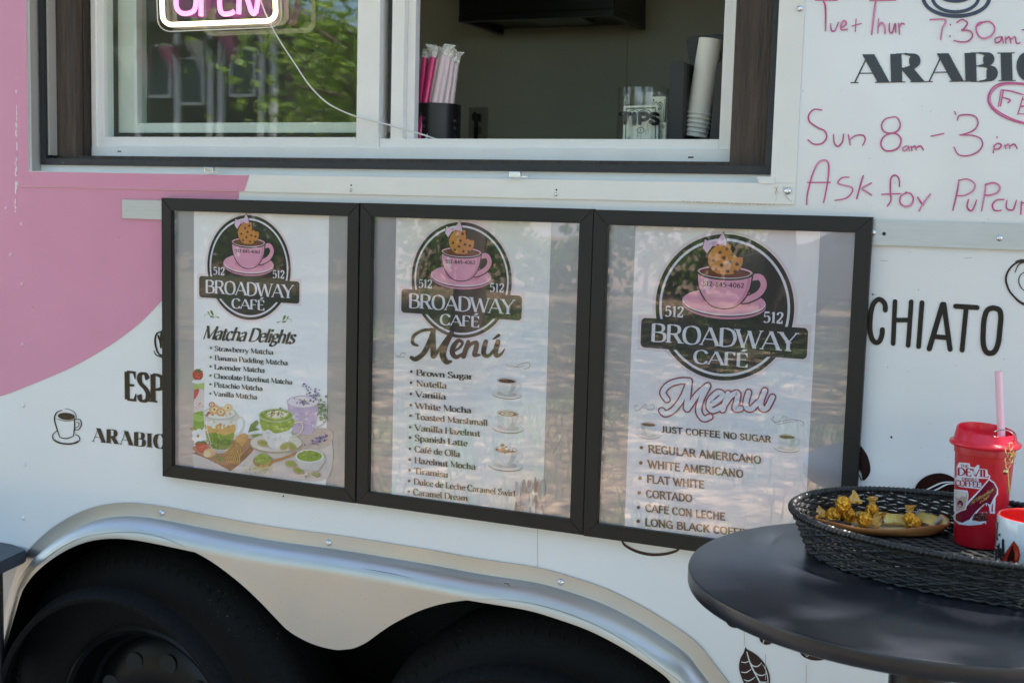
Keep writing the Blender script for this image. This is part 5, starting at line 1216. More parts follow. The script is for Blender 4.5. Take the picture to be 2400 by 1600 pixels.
# range hood and outlet inside
hx0, hx1, hy0 = -.222, .292, 1.648; HDZ = -.042
rh = empty('range_hood', ((hx0+hx1)/2, 1.8, 1.998)); tag(rh, 'black range hood under the ceiling inside the trailer', 'range hood')
b = MB(); b.box(hx0, hx1, hy0, 1.948, 2.062+HDZ, 2.20, bev=.004); b.box(hx0, hx1, hy0, hy0+.02, 2.043+HDZ, 2.0618+HDZ); b.box(hx0, hx0+.018, hy0+.0202, 1.948, 2.043+HDZ, 2.0618+HDZ); b.box(hx1-.018, hx1, hy0+.0202, 1.948, 2.043+HDZ, 2.0618+HDZ); b.build('hood_shell', M['hood'], rh, world=True)
b = MB(); b.box(-.02, .16, hy0+.06, hy0+.20, 2.05+HDZ, 2.0615+HDZ, bev=.003); b.build('hood_light', mat('dim_hood_lens', (.10, .11, .10), .35), rh, world=True)
q = P(1122, 292, 1.945)
ot = empty('wall_outlet', (q.x, 1.9435, q.z)); tag(ot, 'white double wall outlet on the far interior wall', 'outlet')
b = MB(); b.box(-.035, .035, -.006, .0005, -.057, .057, bev=.003); b.build('cover_plate', mat('ivory_outlet_plate', (.36, .36, .31), .45), ot)
RM = mat('grey_receptacle', (.20, .20, .18), .5)
for dz in (.021, -.021): b = MB(); b.box(-.014, .014, -.009, -.006, dz-.013, dz+.013, bev=.004); b.build('receptacle', RM, ot)
b = MB(); b.tube([(0, -.012, .02), (.002, -.035, .035), (.006, -.03, .0), (.0, -.02, -.05)], .006, n=8); b.box(-.012, .012, -.03, -.009, .012, .034, bev=.003); b.build('plug', M['blackplastic'], ot)
# ---------------------------------------------------------------- bar table with the wicker tray
TZ = 1.0; TC = (1.4395, -.371); TR = .2812
bt = empty('bar_table', (TC[0], TC[1], GZ)); tag(bt, 'round black bar table carrying a wicker tray', 'table')
b = MB(); b.lathe([(.0001, TZ-.0215), (TR-.004, TZ-.0215), (TR-.0012, TZ-.020), (TR, TZ-.017), (TR, TZ-.004), (TR-.0008, TZ-.0012), (TR-.003, TZ), (.0001, TZ)], c=(TC[0], TC[1], 0), n=128); b.build('tabletop', M['table'], bt, smooth=True, world=True)
b = MB(); b.lathe([(.0001, TZ-.027), (.11, TZ-.027), (.11, TZ-.0218), (.0001, TZ-.0218)], c=(TC[0], TC[1], 0), n=32); b.build('mounting_plate', M['tableedge'], bt, world=True)
b = MB(); b.lathe([(.036, GZ+.03), (.036, TZ-.0272)], c=(TC[0], TC[1], 0), n=40); b.build('pole', M['hood'], bt, smooth=True, world=True)
b = MB(); b.lathe([(.0001, GZ+.035), (.05, GZ+.032), (.19, GZ+.02), (.215, GZ+.012), (.215, GZ+.004), (.0001, GZ+.004)], c=(TC[0], TC[1], 0), n=64); b.build('foot_disc', M['hood'], bt, smooth=True, world=True)

tc_, ta, tb_, TPH = (1.48, -.290), .22, .16, radians(-13)
def sup(t, k=1.0, n=2.2, dx=0.0):
    c, s = cos(t), sin(t); e = 2/n
    x, y = (ta*k+dx)*math.copysign(abs(c)**e, c), (tb_*k+dx)*math.copysign(abs(s)**e, s)
    return (tc_[0]+x*cos(TPH)-y*sin(TPH), tc_[1]+x*sin(TPH)+y*cos(TPH))
def loop(m, dx, n=2.2):
    """evenly spaced points on the tray outline"""
    raw = [sup(2*pi*i/1200, 1, n, dx) for i in range(1200)]
    L = [0]
    for p, q in zip(raw, raw[1:]+raw[:1]): L.append(L[-1]+math.hypot(q[0]-p[0], q[1]-p[1]))
    out = []; j = 0
    for i in range(m):
        s = L[-1]*i/m
        while L[j+1] < s: j += 1
        f = (s-L[j])/max(1e-9, L[j+1]-L[j]); p, q = raw[j % 1200], raw[(j+1) % 1200]
        out.append((p[0]+f*(q[0]-p[0]), p[1]+f*(q[1]-p[1])))
    return out
FLARE = lambda z: -.022+.022*(z/.052)
tr = empty('wicker_tray', (tc_[0], tc_[1], TZ)); tag(tr, 'black oval wicker tray holding candy dish, tumbler and mug on the bar table', 'tray')
NS = 84
b = MB(); rw = random.Random(8)
rows_ = 13
for r_ in range(rows_):
    z = .003+.00375*r_; m = NS*6; base = loop(m, FLARE(z))
    pts = []
    for i, (x, y) in enumerate(base):
        px_, py_ = base[i-1]; nx_, ny_ = base[(i+1) % m]; tx, ty = nx_-px_, ny_-py_; L = math.hypot(tx, ty)
        o = .0014*sin(2*pi*i/12+(pi if r_ % 2 else 0)); pts.append((x+ty/L*o, y-tx/L*o, TZ+z+.0007*sin(i*.9+r_)+rw.uniform(-.0003, .0003)))
    b.tube(pts, .0020, n=6, closed=True)
b.build('side_weave', M['wicker'], tr, smooth=True, world=True)
b = MB()
f0, f1 = loop(NS, FLARE(.002)), loop(NS, FLARE(.051))
for (x0, y0), (x1, y1) in zip(f0, f1): b.tube([(x0, y0, TZ+.002), (x1, y1, TZ+.052)], .0010, n=6)
b.build('stakes', M['wicker'], tr, smooth=True, world=True)
b = MB(); m = 150; rim = loop(m, FLARE(.054)); b.tube([(x, y, TZ+.0535) for x, y in rim], .0040, n=10, closed=True)
for ph in range(2):
    m2 = 1100; rr_ = loop(m2, FLARE(.054)); pts = []
    for i, (x, y) in enumerate(rr_):
        a = rr_[i-1]; c = rr_[(i+1) % m2]; tx, ty = c[0]-a[0], c[1]-a[1]; L = math.hypot(tx, ty); an = 2*pi*i*95/m2+ph*pi
        pts.append((x+ty/L*.0036*cos(an), y-tx/L*.0036*cos(an), TZ+.0535+.0036*sin(an)))
    b.tube(pts, .0014, n=5, closed=True)
b.build('rim', M['rattanrim'], tr, smooth=True, world=True)
b = MB(); ring = loop(120, -.024); b.prism([(x, y, TZ+.0008) for x, y in ring], (0, 0, .0045))
for i in range(34):     # woven floor strands
    y = -tb_+.024+i*(2*tb_-.048)/33
    k_ = abs(y/(tb_-.023)); xx = (ta-.025)*max(0, 1-min(1, k_)**2.2)**(1/2.2)
    n_ = 60; b.tube([(tc_[0]+(-xx+2*xx*j/n_)*cos(TPH)-y*sin(TPH), tc_[1]+(-xx+2*xx*j/n_)*sin(TPH)+y*cos(TPH), TZ+.0058+.0011*sin(j*1.3+(pi if i % 2 else 0))) for j in range(n_+1)], .0022, n=5)
b.build('woven_base', M['wicker'], tr, smooth=True, world=True)
FZ = TZ+.0085
# candy dish
dq = Pz(2056.7, 1224, FZ+.009); DC, DA, DL, DW = (dq.x, dq.y), radians(20), .094, .048
dh = empty('candy_dish', (DC[0], DC[1], FZ), DA); tag(dh, 'long bent bamboo dish of gold candies inside the wicker tray', 'dish')
def dring(k, z, wob=0): return [(DL*k*math.copysign(abs(cos(t))**.8, cos(t)), DW*k*math.copysign(abs(sin(t))**.8, sin(t))*(1+wob*.12*cos(3*t)), z+wob*.003*cos(2*t)+wob*.0012*sin(5*t)) for t in [2*pi*i/64 for i in range(64)]]
def loft(b, rings, cap0=True, cap1=True):
    vs = [[b.bm.verts.new(p) for p in r] for r in rings]
    for A, B in zip(vs, vs[1:]):
        for i in range(len(A)): b.bm.faces.new((A[i], A[(i+1) % len(A)], B[(i+1) % len(A)], B[i]))
    if cap0: b.bm.faces.new(vs[0][::-1])
    if cap1: b.bm.faces.new(vs[-1])
b = MB(); loft(b, [dring(.80, .0), dring(.90, .004, .3), dring(.98, .011, 1), dring(1.0, .0145, 1), dring(.985, .0165, 1), dring(.96, .0158, 1)], True, False); b.build('dish_wall', M['dish'], dh, smooth=True, auto=80)
b = MB(); loft(b, [dring(.96, .0158, 1), dring(.90, .009, .5), dring(.80, .0055, .1)], False, True); b.build('dish_inside', M['dishin'], dh, smooth=True, auto=80)
# candies
zk = (1850, 1140, .17007)
def candy(px, py, h, r, lab, seed, tails):
    q = zz(zk, [(px, py)])[0]; c = Pz(q[0], q[1], FZ+h); rr_ = random.Random(seed)
    t = empty('gold_candy', c); t.rotation_euler = (0, 0, 0); tag(t, lab, 'candy', 'gold foil candies')
    bm_ = bmesh.new(); bmesh.ops.create_icosphere(bm_, subdivisions=4, radius=r)
    from mathutils import noise
    for v in bm_.verts: v.co *= 1+.10*noise.noise(v.co*420+Vector((seed*3.1, 0, 0)))+.05*noise.noise(v.co*1100+Vector((0, seed*1.7, 0)))
    me = bpy.data.meshes.new('foil_ball'); bm_.to_mesh(me); bm_.free(); me.materials.append(M['gold']); link('foil_ball', me, t)
    for az, el in tails:
        d = Vector((cos(az)*cos(el), sin(az)*cos(el), sin(el))); s = d.orthogonal().normalized(); u = d.cross(s); b = MB(); prev = None
        for j in range(6):
            f = j/5; row = []
            for q_ in range(10):
                a = 2*pi*q_/10; rad = r*(.35+.75*f)*(1+rr_.uniform(-.25, .25)*(f+.2)); row.append(b.bm.verts.new(d*(r*.8+r*1.3*f)+(s*cos(a)+u*sin(a)*.45)*rad))
            if prev:
                for q_ in range(10): b.bm.faces.new((prev[q_], prev[(q_+1) % 10], row[(q_+1) % 10], row[q_]))
            prev = row
        b.build('wrapper_twist', M['goldtail'], t)
candy(742, 238, 0.0368, 0.0106, 'topmost gold foil candy, resting on the others at the back left', 1, [(.4, .5)])
candy(602, 398, 0.0184, 0.0108, 'round gold foil candy at the left front of the pile', 2, [(3.3, .1)])
candy(815, 385, 0.0196, 0.0098, 'gold foil candy in the middle of the pile under the topmost one', 3, [(-1.3, -.2)])
candy(1035, 450, 0.0167, 0.0102, 'gold foil candy at the front centre with its twist to the right', 4, [(-.15, .0)])
candy(1140, 325, 0.0242, 0.0090, 'gold foil candy with its twist standing straight up', 5, [(1.9, 1.35), (-.8, -.3)])
candy(1665, 440, 0.0172, 0.0086, 'gold foil candy at the right of the dish with an upright orange twist', 6, [(2.0, 1.3)])
candy(1745, 485, 0.0144, 0.0074, 'smallest gold foil candy, leaning against the right twist', 7, [(-2.2, -.4)])
def mint(px, py, h, w_, l, lab, m, rz, tilt, ends='mintend', seed=0):
    q = zz(zk, [(px, py)])[0]; c = Pz(q[0], q[1], FZ+h); t = empty('wrapped_sweet', c); t.rotation_euler = (tilt, .1, rz); tag(t, lab, 'wrapped sweet', 'flat wrapped sweets')
    b = MB(); rings = []
    for j in range(9):
        u = j/8*2-1; x = l*u; hh = .0032*max(.12, (1-abs(u)**3)); ww = w_*(1-.12*(1-abs(u))); rings.append([(x, ww*cos(2*pi*i/16), hh*sin(2*pi*i/16)+.0004*sin(9*i+j)) for i in range(16)])
    loft(b, rings); b.build('wrapper', M[m], t, smooth=True, auto=60)
    for sgn in (-1, 1):
        b = MB(); n_ = 10; A = [b.bm.verts.new((sgn*l*.97, w_*(2*i/n_-1), .0006*(i % 2))) for i in range(n_+1)]; B = [b.bm.verts.new((sgn*(l*1.14+.0012*(i % 2)), w_*1.04*(2*i/n_-1), .0009*((i+1) % 2))) for i in range(n_+1)]
        for i in range(n_): b.bm.faces.new((A[i], A[i+1], B[i+1], B[i]))
        b.build('crimped_end', M[ends], t)
mint(370, 420, 0.0143, 0.0102, 0.0162, 'yellow flat sweet with red stripe at the far left of the dish', 'mint', .5, .5, 'minted')
mint(455, 300, 0.0165, 0.0096, 0.0144, 'black labelled flat sweet at the back left against the tray side', 'mintblk', .1, .9)
mint(700, 512, 0.0116, 0.0078, 0.0150, 'black flat sweet lying at the front left edge of the dish', 'mintblk', .12, .2)
mint(1450, 442, 0.0160, 0.0090, 0.0162, 'pale gold flat sweet leaning between the centre and right candies', 'mint', .5, .75, 'mintblk')
mint(1880, 432, 0.0165, 0.0126, 0.0150, 'pale gold flat sweet with silver blue edges at the right end', 'mint', -.35, .35)
mint(935, 370, 0.0143, 0.0072, 0.0132, 'pale flat sweet half hidden behind the middle gold candies', 'mint', -.3, .4)

# red tumbler
zu = (2180, 980, .22964)
uq = Pz(2293, 1273, FZ); UC = (uq.x, uq.y); UB, UT = .0308, .0372; UH = .130
tu = empty('red_tumbler', (UC[0], UC[1], FZ)); tag(tu, 'tall red plastic tumbler with white lettering and crimson shoe picture', 'tumbler')
b = MB(); b.lathe([(.0001, .002), (UB-.004, .002), (UB-.003, 0), (UB-.0005, .0005), (UB, .003), (UT-.0008, UH-.010), (UT+.0004, UH-.0095), (UT+.0006, UH-.002), (UT, UH), (.0001, UH)], n=72); b.build('cup_body', M['red'], tu, smooth=True, auto=50)
b = MB()
rg_ = b.lathe([(UT-.001, UH+.0005), (UT+.0058, UH+.0005), (UT+.0072, UH+.0026), (UT+.0070, UH+.0048), (UT+.0054, UH+.0064), (UT+.0030, UH+.0070), (UT+.0018, UH+.0085), (UT-.0010, UH+.0220), (UT-.0022, UH+.0229), (UT-.0036, UH+.0220), (UT-.0044, UH+.013), (.006, UH+.012), (.0001, UH+.012)], n=72)
for ri in (7, 8, 9):     # the drinking lip rises on one side
    for v in rg_[ri]:
        a = math.atan2(v.co.y, v.co.x); v.co.z += .0035*cos(a-2.4)-.0012
b.build('lid', M['redlid'], tu, smooth=True, auto=50)
sb, st_ = P(*zz(zu, [(726, 160)])[0], UC[1]-.006), P(*zz(zu, [(698, -480)])[0], UC[1]-.004)
d = (st_-sb).normalized(); b = MB(); b.tube([sb-d*.012, sb, (sb+st_)/2, st_], .0048, n=16, caps=False); b.tube([sb-d*.012, st_-d*.001], .0040, n=16, caps=False); b.build('straw', M['pinkstraw'], tu, world=True, smooth=True)
def tmap(a, b_, o):
    Yg = UC[1]-UB*.8
    for _ in range(5): q = P(a, b_, Yg); r_ = UB+(UT-UB)*max(0, min(1, (q.z-FZ)/UH)); s = max(-.985, min(.985, (q.x-UC[0])/r_)); an = math.asin(s); Yg = UC[1]-r_*cos(an)
    return Vector((UC[0]+(r_+.0003+o)*s, UC[1]-(r_+.0003+o)*cos(an), q.z))
k = Ink(tmap, 1e-4, 5e-5)
def SP(s, c, cur=False):
    p = zz(zu, pl(s)); p = sm(p+[p[0]], 4)[:-1] if cur else p
    # cut into strips that follow the round body
    k.poly(p, c)
WT, CR = 'e4e2ea', '7a0f2c'
def strips(s, c, n=26, cur=False):
    p = zz(zu, pl(s)); p = sm(p+[p[0]], 4)[:-1] if cur else p
    xs_ = [q[0] for q in p]; x0, x1 = min(xs_), max(xs_)
    o = k.o; k.o += k.step
    for i in range(n):
        a, c2 = x0+(x1-x0)*i/n, x0+(x1-x0)*(i+1)/n
        def clip(pts, xc, keep_right):
            out = []
            for j in range(len(pts)):
                A, B = pts[j-1], pts[j]; ia = (A[0] >= xc) == keep_right; ib = (B[0] >= xc) == keep_right
                if ia != ib: t = (xc-A[0])/(B[0]-A[0]); out.append((xc, A[1]+t*(B[1]-A[1])))
                if ib: out.append(B)
            return out
        q = clip(clip(p, a, True), c2, False)
        if len(q) > 2: k.poly(q, c, o)
strips("275,490 298,448 405,458 410,490 455,500 488,472 505,480 500,510 582,520 590,568 614,585 608,615 492,612 495,640 522,660 522,700 500,720 300,697 256,670 256,610 275,590", WT)
R1 = 'a5162f'
TS = dict(th=.19, hr=.10, sf=.06, hs=.07, nib=.2)
k.text(TS, 'THE', zz(zu, [(312, 500)])[0], zz(zu, [(398, 503)])[0], 7.2, R1, lean=0); k.text(TS, 'DEVIL', zz(zu, [(280, 578)])[0], zz(zu, [(600, 600)])[0], 17, R1, lean=0)
k.text(TS, 'DRINKS', zz(zu, [(330, 632)])[0], zz(zu, [(482, 640)])[0], 7.0, R1, lean=0); k.text(TS, 'COFFEE', zz(zu, [(262, 682)])[0], zz(zu, [(514, 703)])[0], 12.5, R1, lean=0)
strips("600,612 655,650 690,715 690,770 650,830 625,890 622,950 662,955 660,968 608,968 600,900 585,868 560,870 520,910 488,950 425,1030 500,1052 568,1045 570,1085 555,1060 520,1080 400,1092 300,1080 245,1030 242,985 262,958 330,930 385,850 500,730", WT)
strips("600,628 648,662 678,718 676,765 640,822 612,880 575,860 545,875 470,945 405,1030 330,1065 270,1040 252,1000 272,972 350,930 420,840 520,728", CR)
strips("560,880 585,900 590,950 500,950 530,905", 'b01028'); strips("455,970 575,965 575,1045 430,1030", '4a2320')
rq = random.Random(3); k.step = 1.5e-6
for _ in range(46):
    q = zz(zu, [(rq.uniform(435, 585), rq.uniform(968, 1040))])[0]; k.ell(q[0], q[1], 1.5, 1.0, rq.choice(['7a4a3c', '2c1210', '96675a']), rq.uniform(0, 3), n=7)
k.step = 5e-5; strips("252,722 388,735 396,790 370,930 262,962 248,940", WT); strips("262,738 375,748 385,795 358,925 270,950", 'c3a59b'); strips("262,738 375,748 372,800 330,790 300,815 262,800", 'dfd0c9')
q = zz(zu, [(313, 872)])[0]; k.ell(q[0], q[1], 6.4, 8.4, '2a1518'); k.ell(q[0], q[1]-1, 3.6, 3, 'b04f72')
GD = 'd8b66a'
k.text(dict(SCRIPT, th=.12, hr=.05), '512 Broadway', zz(zu, [(405, 888)])[0], zz(zu, [(640, 735)])[0], 9.5, GD, lean=.3); k.text(dict(SCRIPT, th=.12, hr=.05), 'Caf\u00e9', zz(zu, [(500, 868)])[0], zz(zu, [(585, 815)])[0], 8.5, GD, lean=.3)
k.build('printed_picture', M['vinylink'], tu)
# key ring hung on the straw
kr = empty('key_ring', P(*zz(zu, [(750, 190)])[0], UC[1]-.036)); tag(kr, 'gold key ring with chain and charms hanging on the red lid', 'key ring')
kc = P(*zz(zu, [(750, 188)])[0], UC[1]-.034)
b = MB(); b.tube([kc+Vector((0.0128*cos(2*pi*i/40), -.010*sin(2*pi*i/40)-.001, .0106*sin(2*pi*i/40))) for i in range(40)], .0008, n=8, closed=True); b.build('split_ring', M['keysteel'], kr, world=True, smooth=True)
b = MB(); KY = UC[1]-.049
for i, (px, py, rx, ry) in enumerate([(822, 285, 30, 38), (792, 330, 22, 36), (806, 385, 22, 36), (790, 430, 24, 34), (826, 420, 20, 34), (792, 480, 20, 34)]):
    c = P(*zz(zu, [(px, py)])[0], KY)
    b.tube([c+Vector((rx*1.22e-4*cos(2*pi*j/18)*(1 if i % 2 else .6), (.002 if i % 2 == 0 else .0006)*cos(2*pi*j/18), ry*1.26e-4*sin(2*pi*j/18))) for j in range(18)], .00075, n=6, closed=True)
b.build('chain', M['brass'], kr, world=True, smooth=True)
b = MB(); b.tube([P(*zz(zu, [(792, 505)])[0], KY), P(*zz(zu, [(796, 640)])[0], KY), P(*zz(zu, [(806, 772)])[0], KY)], .0011, n=8); b.build('bar_charm', M['brass'], kr, world=True, smooth=True)
b = MB()
c = P(*zz(zu, [(848, 362)])[0], KY); pts = []
for j in range(10): a = 2*pi*j/10+.4; r_ = .0054 if j % 2 == 0 else .002; pts.append(c+Vector((r_*cos(a), 0, r_*sin(a))))
b.prism(pts, (0, .001, 0)); b.ball(P(*zz(zu, [(768, 545)])[0], KY), 0.0032, 12, (1, .8, 1.2)); b.build('small_charms', M['brass'], kr, world=True, smooth=True)
# mug
mq = Pz(2335, 1330, FZ); MC, MR, MH = (mq.x+.04, mq.y), .043, .088
lft = P(2333, 1260, MC[1]).x; MC = (lft+MR, MC[1])
mz = P(2340, 1199, MC[1]).z-FZ; MH = mz
mg = empty('coffee_mug', (MC[0], MC[1], FZ)); tag(mg, 'white mug with red inside and printed red shoe, right of the tumbler', 'mug')
b = MB(); b.lathe([(.0001, .003), (MR-.006, .003), (MR-.005, 0), (MR-.002, .0008), (MR, .004), (MR, MH-.002), (MR-.0006, MH-.0006)], n=72); b.build('mug_body', M['ceramic'], mg, smooth=True, auto=50)
b = MB(); b.lathe([(MR-.0006, MH-.0006), (MR-.0016, MH), (MR-.0032, MH-.001), (MR-.0036, MH-.004), (MR-.0036, .010), (MR-.008, .006), (.0001, .006)], n=72); b.build('red_inside', M['redglaze'], mg, smooth=True, auto=50)
b = MB(); b.tube(sm3([Vector((MC[0]+MR-.003, MC[1], FZ+MH*.82)), Vector((MC[0]+MR+.018, MC[1]+.002, FZ+MH*.80)), Vector((MC[0]+MR+.026, MC[1]+.003, FZ+MH*.55)), Vector((MC[0]+MR+.017, MC[1]+.002, FZ+MH*.26)), Vector((MC[0]+MR-.003, MC[1], FZ+MH*.22))], 6), .0052, n=12); b.build('handle', M['ceramic'], mg, smooth=True, world=True)
def mmap(a, b_, o):
    Yg = MC[1]-MR*.8
    for _ in range(5): q = P(a, b_, Yg); s = max(-.99, min(.99, (q.x-MC[0])/MR)); an = math.asin(s); Yg = MC[1]-MR*cos(an)
    return Vector((MC[0]+(MR+.0003+o)*s, MC[1]-(MR+.0003+o)*cos(an), q.z))
k = Ink(mmap, 1e-4, 5e-5)
strips("690,1495 725,1440 790,1340 856,1245 905,1310 922,1390 905,1460 870,1515 700,1520", '8a1d14'); strips("856,1245 905,1310 922,1390 880,1480 850,1400", 'c23a22'); strips("856,1250 800,1350 745,1450 770,1470 840,1370", 'b5301c'); strips("842,1290 800,1400 770,1510 830,1510 870,1400", '3a0f0c'); strips("880,1330 905,1390 880,1460 865,1400", 'd9573a')
for s in ("735,1240 750,1220 760,1245 762,1400 735,1410", "690,1300 712,1260 716,1420 692,1430", "668,1330 684,1320 686,1460 668,1460", "716,1330 732,1320 734,1440 716,1450"): strips(s, '2a2424', 3)
old = k.map
k.map = lambda u, v, o: Vector((MC[0]+(MR+.0003+o)*sin(u), MC[1]-(MR+.0003+o)*cos(u), FZ+v))
for s, u0, u1, z_, c in (('THE', -2.3, -1.35, MH*.86, .006), ('DEVIL', -2.6, -1.0, MH*.66, .014), ('DRINKS', -2.3, -1.1, MH*.56, .006), ('COFFEE', -2.6, -1.12, MH*.44, .011)): k.text(dict(SERIF, up=1), s, (u0, z_), (u1, z_), c, '3a2a26', lean=0)
k.map = old; k.build('printed_picture', M['vinylink'], mg)
# crimson cap at the edge of the picture
cp = empty('crimson_cap', (1.605, -.205, FZ)); tag(cp, 'dark crimson rounded cap behind the white mug', 'cap')
b = MB(); b.lathe([(.055, 0), (.056, .006), (.0535, .030), (.044, .050), (.026, .062), (.0001, .066)], n=48, c=(0, 0, 0)); b.build('crown', M['darkred'], cp, smooth=True)
b = MB(); b.lathe([(.054, .001), (.0585, .001), (.059, .004), (.0565, .006)], n=48); b.build('brim_band', M['darkred'], cp, smooth=True)

# side table at the left edge
SZ = .70
c0, c1, c2 = Pz(66, 1287, SZ), Pz(0, 1262.5, SZ), Pz(0, 1317, SZ)
sd = empty('side_table', (c0.x, c0.y, GZ)); tag(sd, 'dark folding side table at the left edge beside the wheel', 'table')
u1, u2 = (c1-c0).normalized(), (c2-c0).normalized()
a0 = c0+u1*.014; a1 = c0+u2*.014
top = [a0, c0+(u1+u2)*.003, a1, c0+u2*.55, c0+u1*.8+u2*.55, c0+u1*.8]
b = MB(); b.prism(top, (0, 0, -.026)); bmesh.ops.bevel(b.bm, geom=[e for e in b.bm.edges], offset=.003, segments=2, affect='EDGES'); b.build('tabletop', mat('dark_slate_tabletop', (.035, .045, .058), .45), sd, world=True)
for f, g_ in ((.06, .06), (.06, .48), (.7, .06), (.7, .48)):
    p = c0+u1*f+u2*g_; b = MB(); b.tube([(p.x, p.y, SZ-.027), (p.x, p.y, GZ+.004)], .013, n=12); b.build('leg', M['blackmetal'], sd, world=True, smooth=True)
p, q = c0+u1*.06+u2*.06, c0+u1*.06+u2*.48
b = MB(); b.tube([(p.x, p.y, SZ-.05), (q.x, q.y, SZ-.40)], .008, n=10); b.tube([(q.x, q.y, SZ-.05), (p.x, p.y, SZ-.40)], .008, n=10); b.build('cross_brace', M['blackmetal'], sd, world=True, smooth=True)
# ---------------------------------------------------------------- the yard the trailer faces: trees, house, car, bunting (seen in glass and steel)
def MX(px, py, Yv, Yg=.104):
    p = P(px, py, Yv); return Vector((p.x, 2*Yg-p.y, p.z))
M['bark'] = mat('grey_brown_bark', (.14, .105, .08), .9, bump=.9, bscale=12, vary=.3, stretch=(1, 1, .25))
def leaf_mat(name, c):
    m = mat(name, c, .5, vary=.35, vscale=1.3); n = m.node_tree.nodes; l = m.node_tree.links
    t = n.new('ShaderNodeBsdfTranslucent'); t.inputs[0].default_value = (c[0]*1.5, c[1]*1.5, c[2]*.8, 1)
    x = n.new('ShaderNodeMixShader'); x.inputs[0].default_value = .45
    l.new(n['Principled BSDF'].outputs[0], x.inputs[1]); l.new(t.outputs[0], x.inputs[2]); l.new(x.outputs[0], n['Material Output'].inputs[0])
    return m
M['leafa'] = leaf_mat('oak_leaf_green', (.075, .135, .03)); M['leafb'] = leaf_mat('bright_leaf_green', (.30, .42, .12))
def crown_mesh(name, m, seed, R_, nclump, nleaf, size, sq=.75):
    r = random.Random(seed); v = []; f = []
    for _ in range(nclump):
        while True:
            c = Vector((r.uniform(-1, 1), r.uniform(-1, 1), r.uniform(-1, 1)))
            if .25 < c.length < 1: break
        c = Vector((c.x*R_, c.y*R_, c.z*R_*sq)); s = R_*r.uniform(.12, .26)
        for _ in range(nleaf):
            p = c+Vector((r.gauss(0, s), r.gauss(0, s), r.gauss(0, s*.7)))
            a = Vector((r.gauss(0, 1), r.gauss(0, 1), r.gauss(0, .6))).normalized(); b_ = a.orthogonal().normalized(); ang = r.uniform(0, 6.28); b_ = (b_*cos(ang)+a.cross(b_)*sin(ang))
            L = size*r.uniform(.7, 1.4); W = L*.42; i = len(v); d = a.cross(b_)
            v += [tuple(p), tuple(p+a*L*.5+b_*W), tuple(p+a*L), tuple(p+a*L*.5-b_*W+d*W*.3)]; f.append((i, i+1, i+2, i+3))
    me = bpy.data.meshes.new(name); me.from_pydata(v, [], f); me.materials.append(m); return me
def trunk_mb(h, r0, R_, seed):
    r = random.Random(seed); b = MB(); pts = [Vector((0, 0, 0))]
    for i in range(1, 6): pts.append(Vector((r.uniform(-.08, .08)*i, r.uniform(-.08, .08)*i, h*i/5)))
    b.tube(pts, [r0*1.35, r0, r0*.9, r0*.82, r0*.72, r0*.5], n=12)
    for _ in range(8):
        a = r.uniform(0, 6.28); z = r.uniform(.6, 1)*h; e = Vector((cos(a)*R_*.7, sin(a)*R_*.7, h+r.uniform(-.2, .5)*R_)); s = Vector((0, 0, z))
        b.tube([s, s.lerp(e, .5)+Vector((0, 0, .25)), e], [r0*.45, r0*.3, r0*.08], n=8)
    return b
crowns = [crown_mesh('crown', M['leafa'], 1, 2.6, 60, 120, .14), crown_mesh('crown', M['leafb'], 2, 2.2, 52, 110, .13), crown_mesh('crown', M['leafa'], 3, 3.4, 70, 120, .17), crown_mesh('crown', M['leafa'], 4, 2.6, 40, 90, .13), crown_mesh('crown', M['leafa'], 5, 2.6, 62, 100, .13), crown_mesh('crown', M['leafa'], 6, 3.0, 30, 26, .30)]
def tree(x, y, h, r0, ci, lab, sc=1.0, rz=0, dx=0, dy=0):
    t = empty('shade_tree', (x, y, GZ), rz); t.scale = (sc, sc, sc); tag(t, lab, 'tree', 'trees round the yard')
    trunk_mb(h, r0, (2.6, 2.2, 3.4, 2.6, 2.6, 3.0)[ci], int(x*10+y)).build('trunk', M['bark'], t, smooth=True)
    o = bpy.data.objects.new('crown', crowns[ci]); COL.objects.link(o); o.parent = t; o.location = (dx, dy, h+.6)
    return t
tree(4.6, -2.2, 5.0, .16, 4, 'leafy tree beside the right end of the trailer, shading the bar table', 1.0, 0, -1.4, 2.3)
q = MX(930, 90, 13); tree(q.x, q.y, q.z-.6, .15, 1, 'bright green tree reflected at the right of the fixed window pane', 1.0, 1.1)
tree(-17.5, -7.0, 4.6, .25, 2, 'broad dark tree at the far left of the yard', 1.0, .7)
tree(5.2, -14.5, 4.4, .22, 2, 'broad dark tree in front of the parked car', 1.0, 2.6)
tree(9.5, -10.0, 4.6, .25, 2, 'broad dark tree at the far right of the yard', 1.1, 5.0)
tree(2.0, -11.5, 5.4, .17, 5, 'slim thin leaved tree between the trailer and the parked car', 1.15, 2.2)
tree(-8.2, -5.6, 5.6, .15, 5, 'slim thin leaved tree nearest the trailer, left of the photographer', 1.1, .4)
tree(-19, -11.5, 5.4, .17, 5, 'slim thin leaved tree near the brown house', 1.2, 3.1)
tree(-3.4, -8.2, 5.6, .12, 5, 'slim thin leaved tree in the middle of the yard', 1.05, 1.4)
tree(.9, -7.2, 5.8, .12, 5, 'slim thin leaved tree behind the photographer', 1.0, 3.6)
tree(-1.6, -13.2, 5.6, .14, 5, 'slim thin leaved tree left of the parked car', 1.2, 5.5)
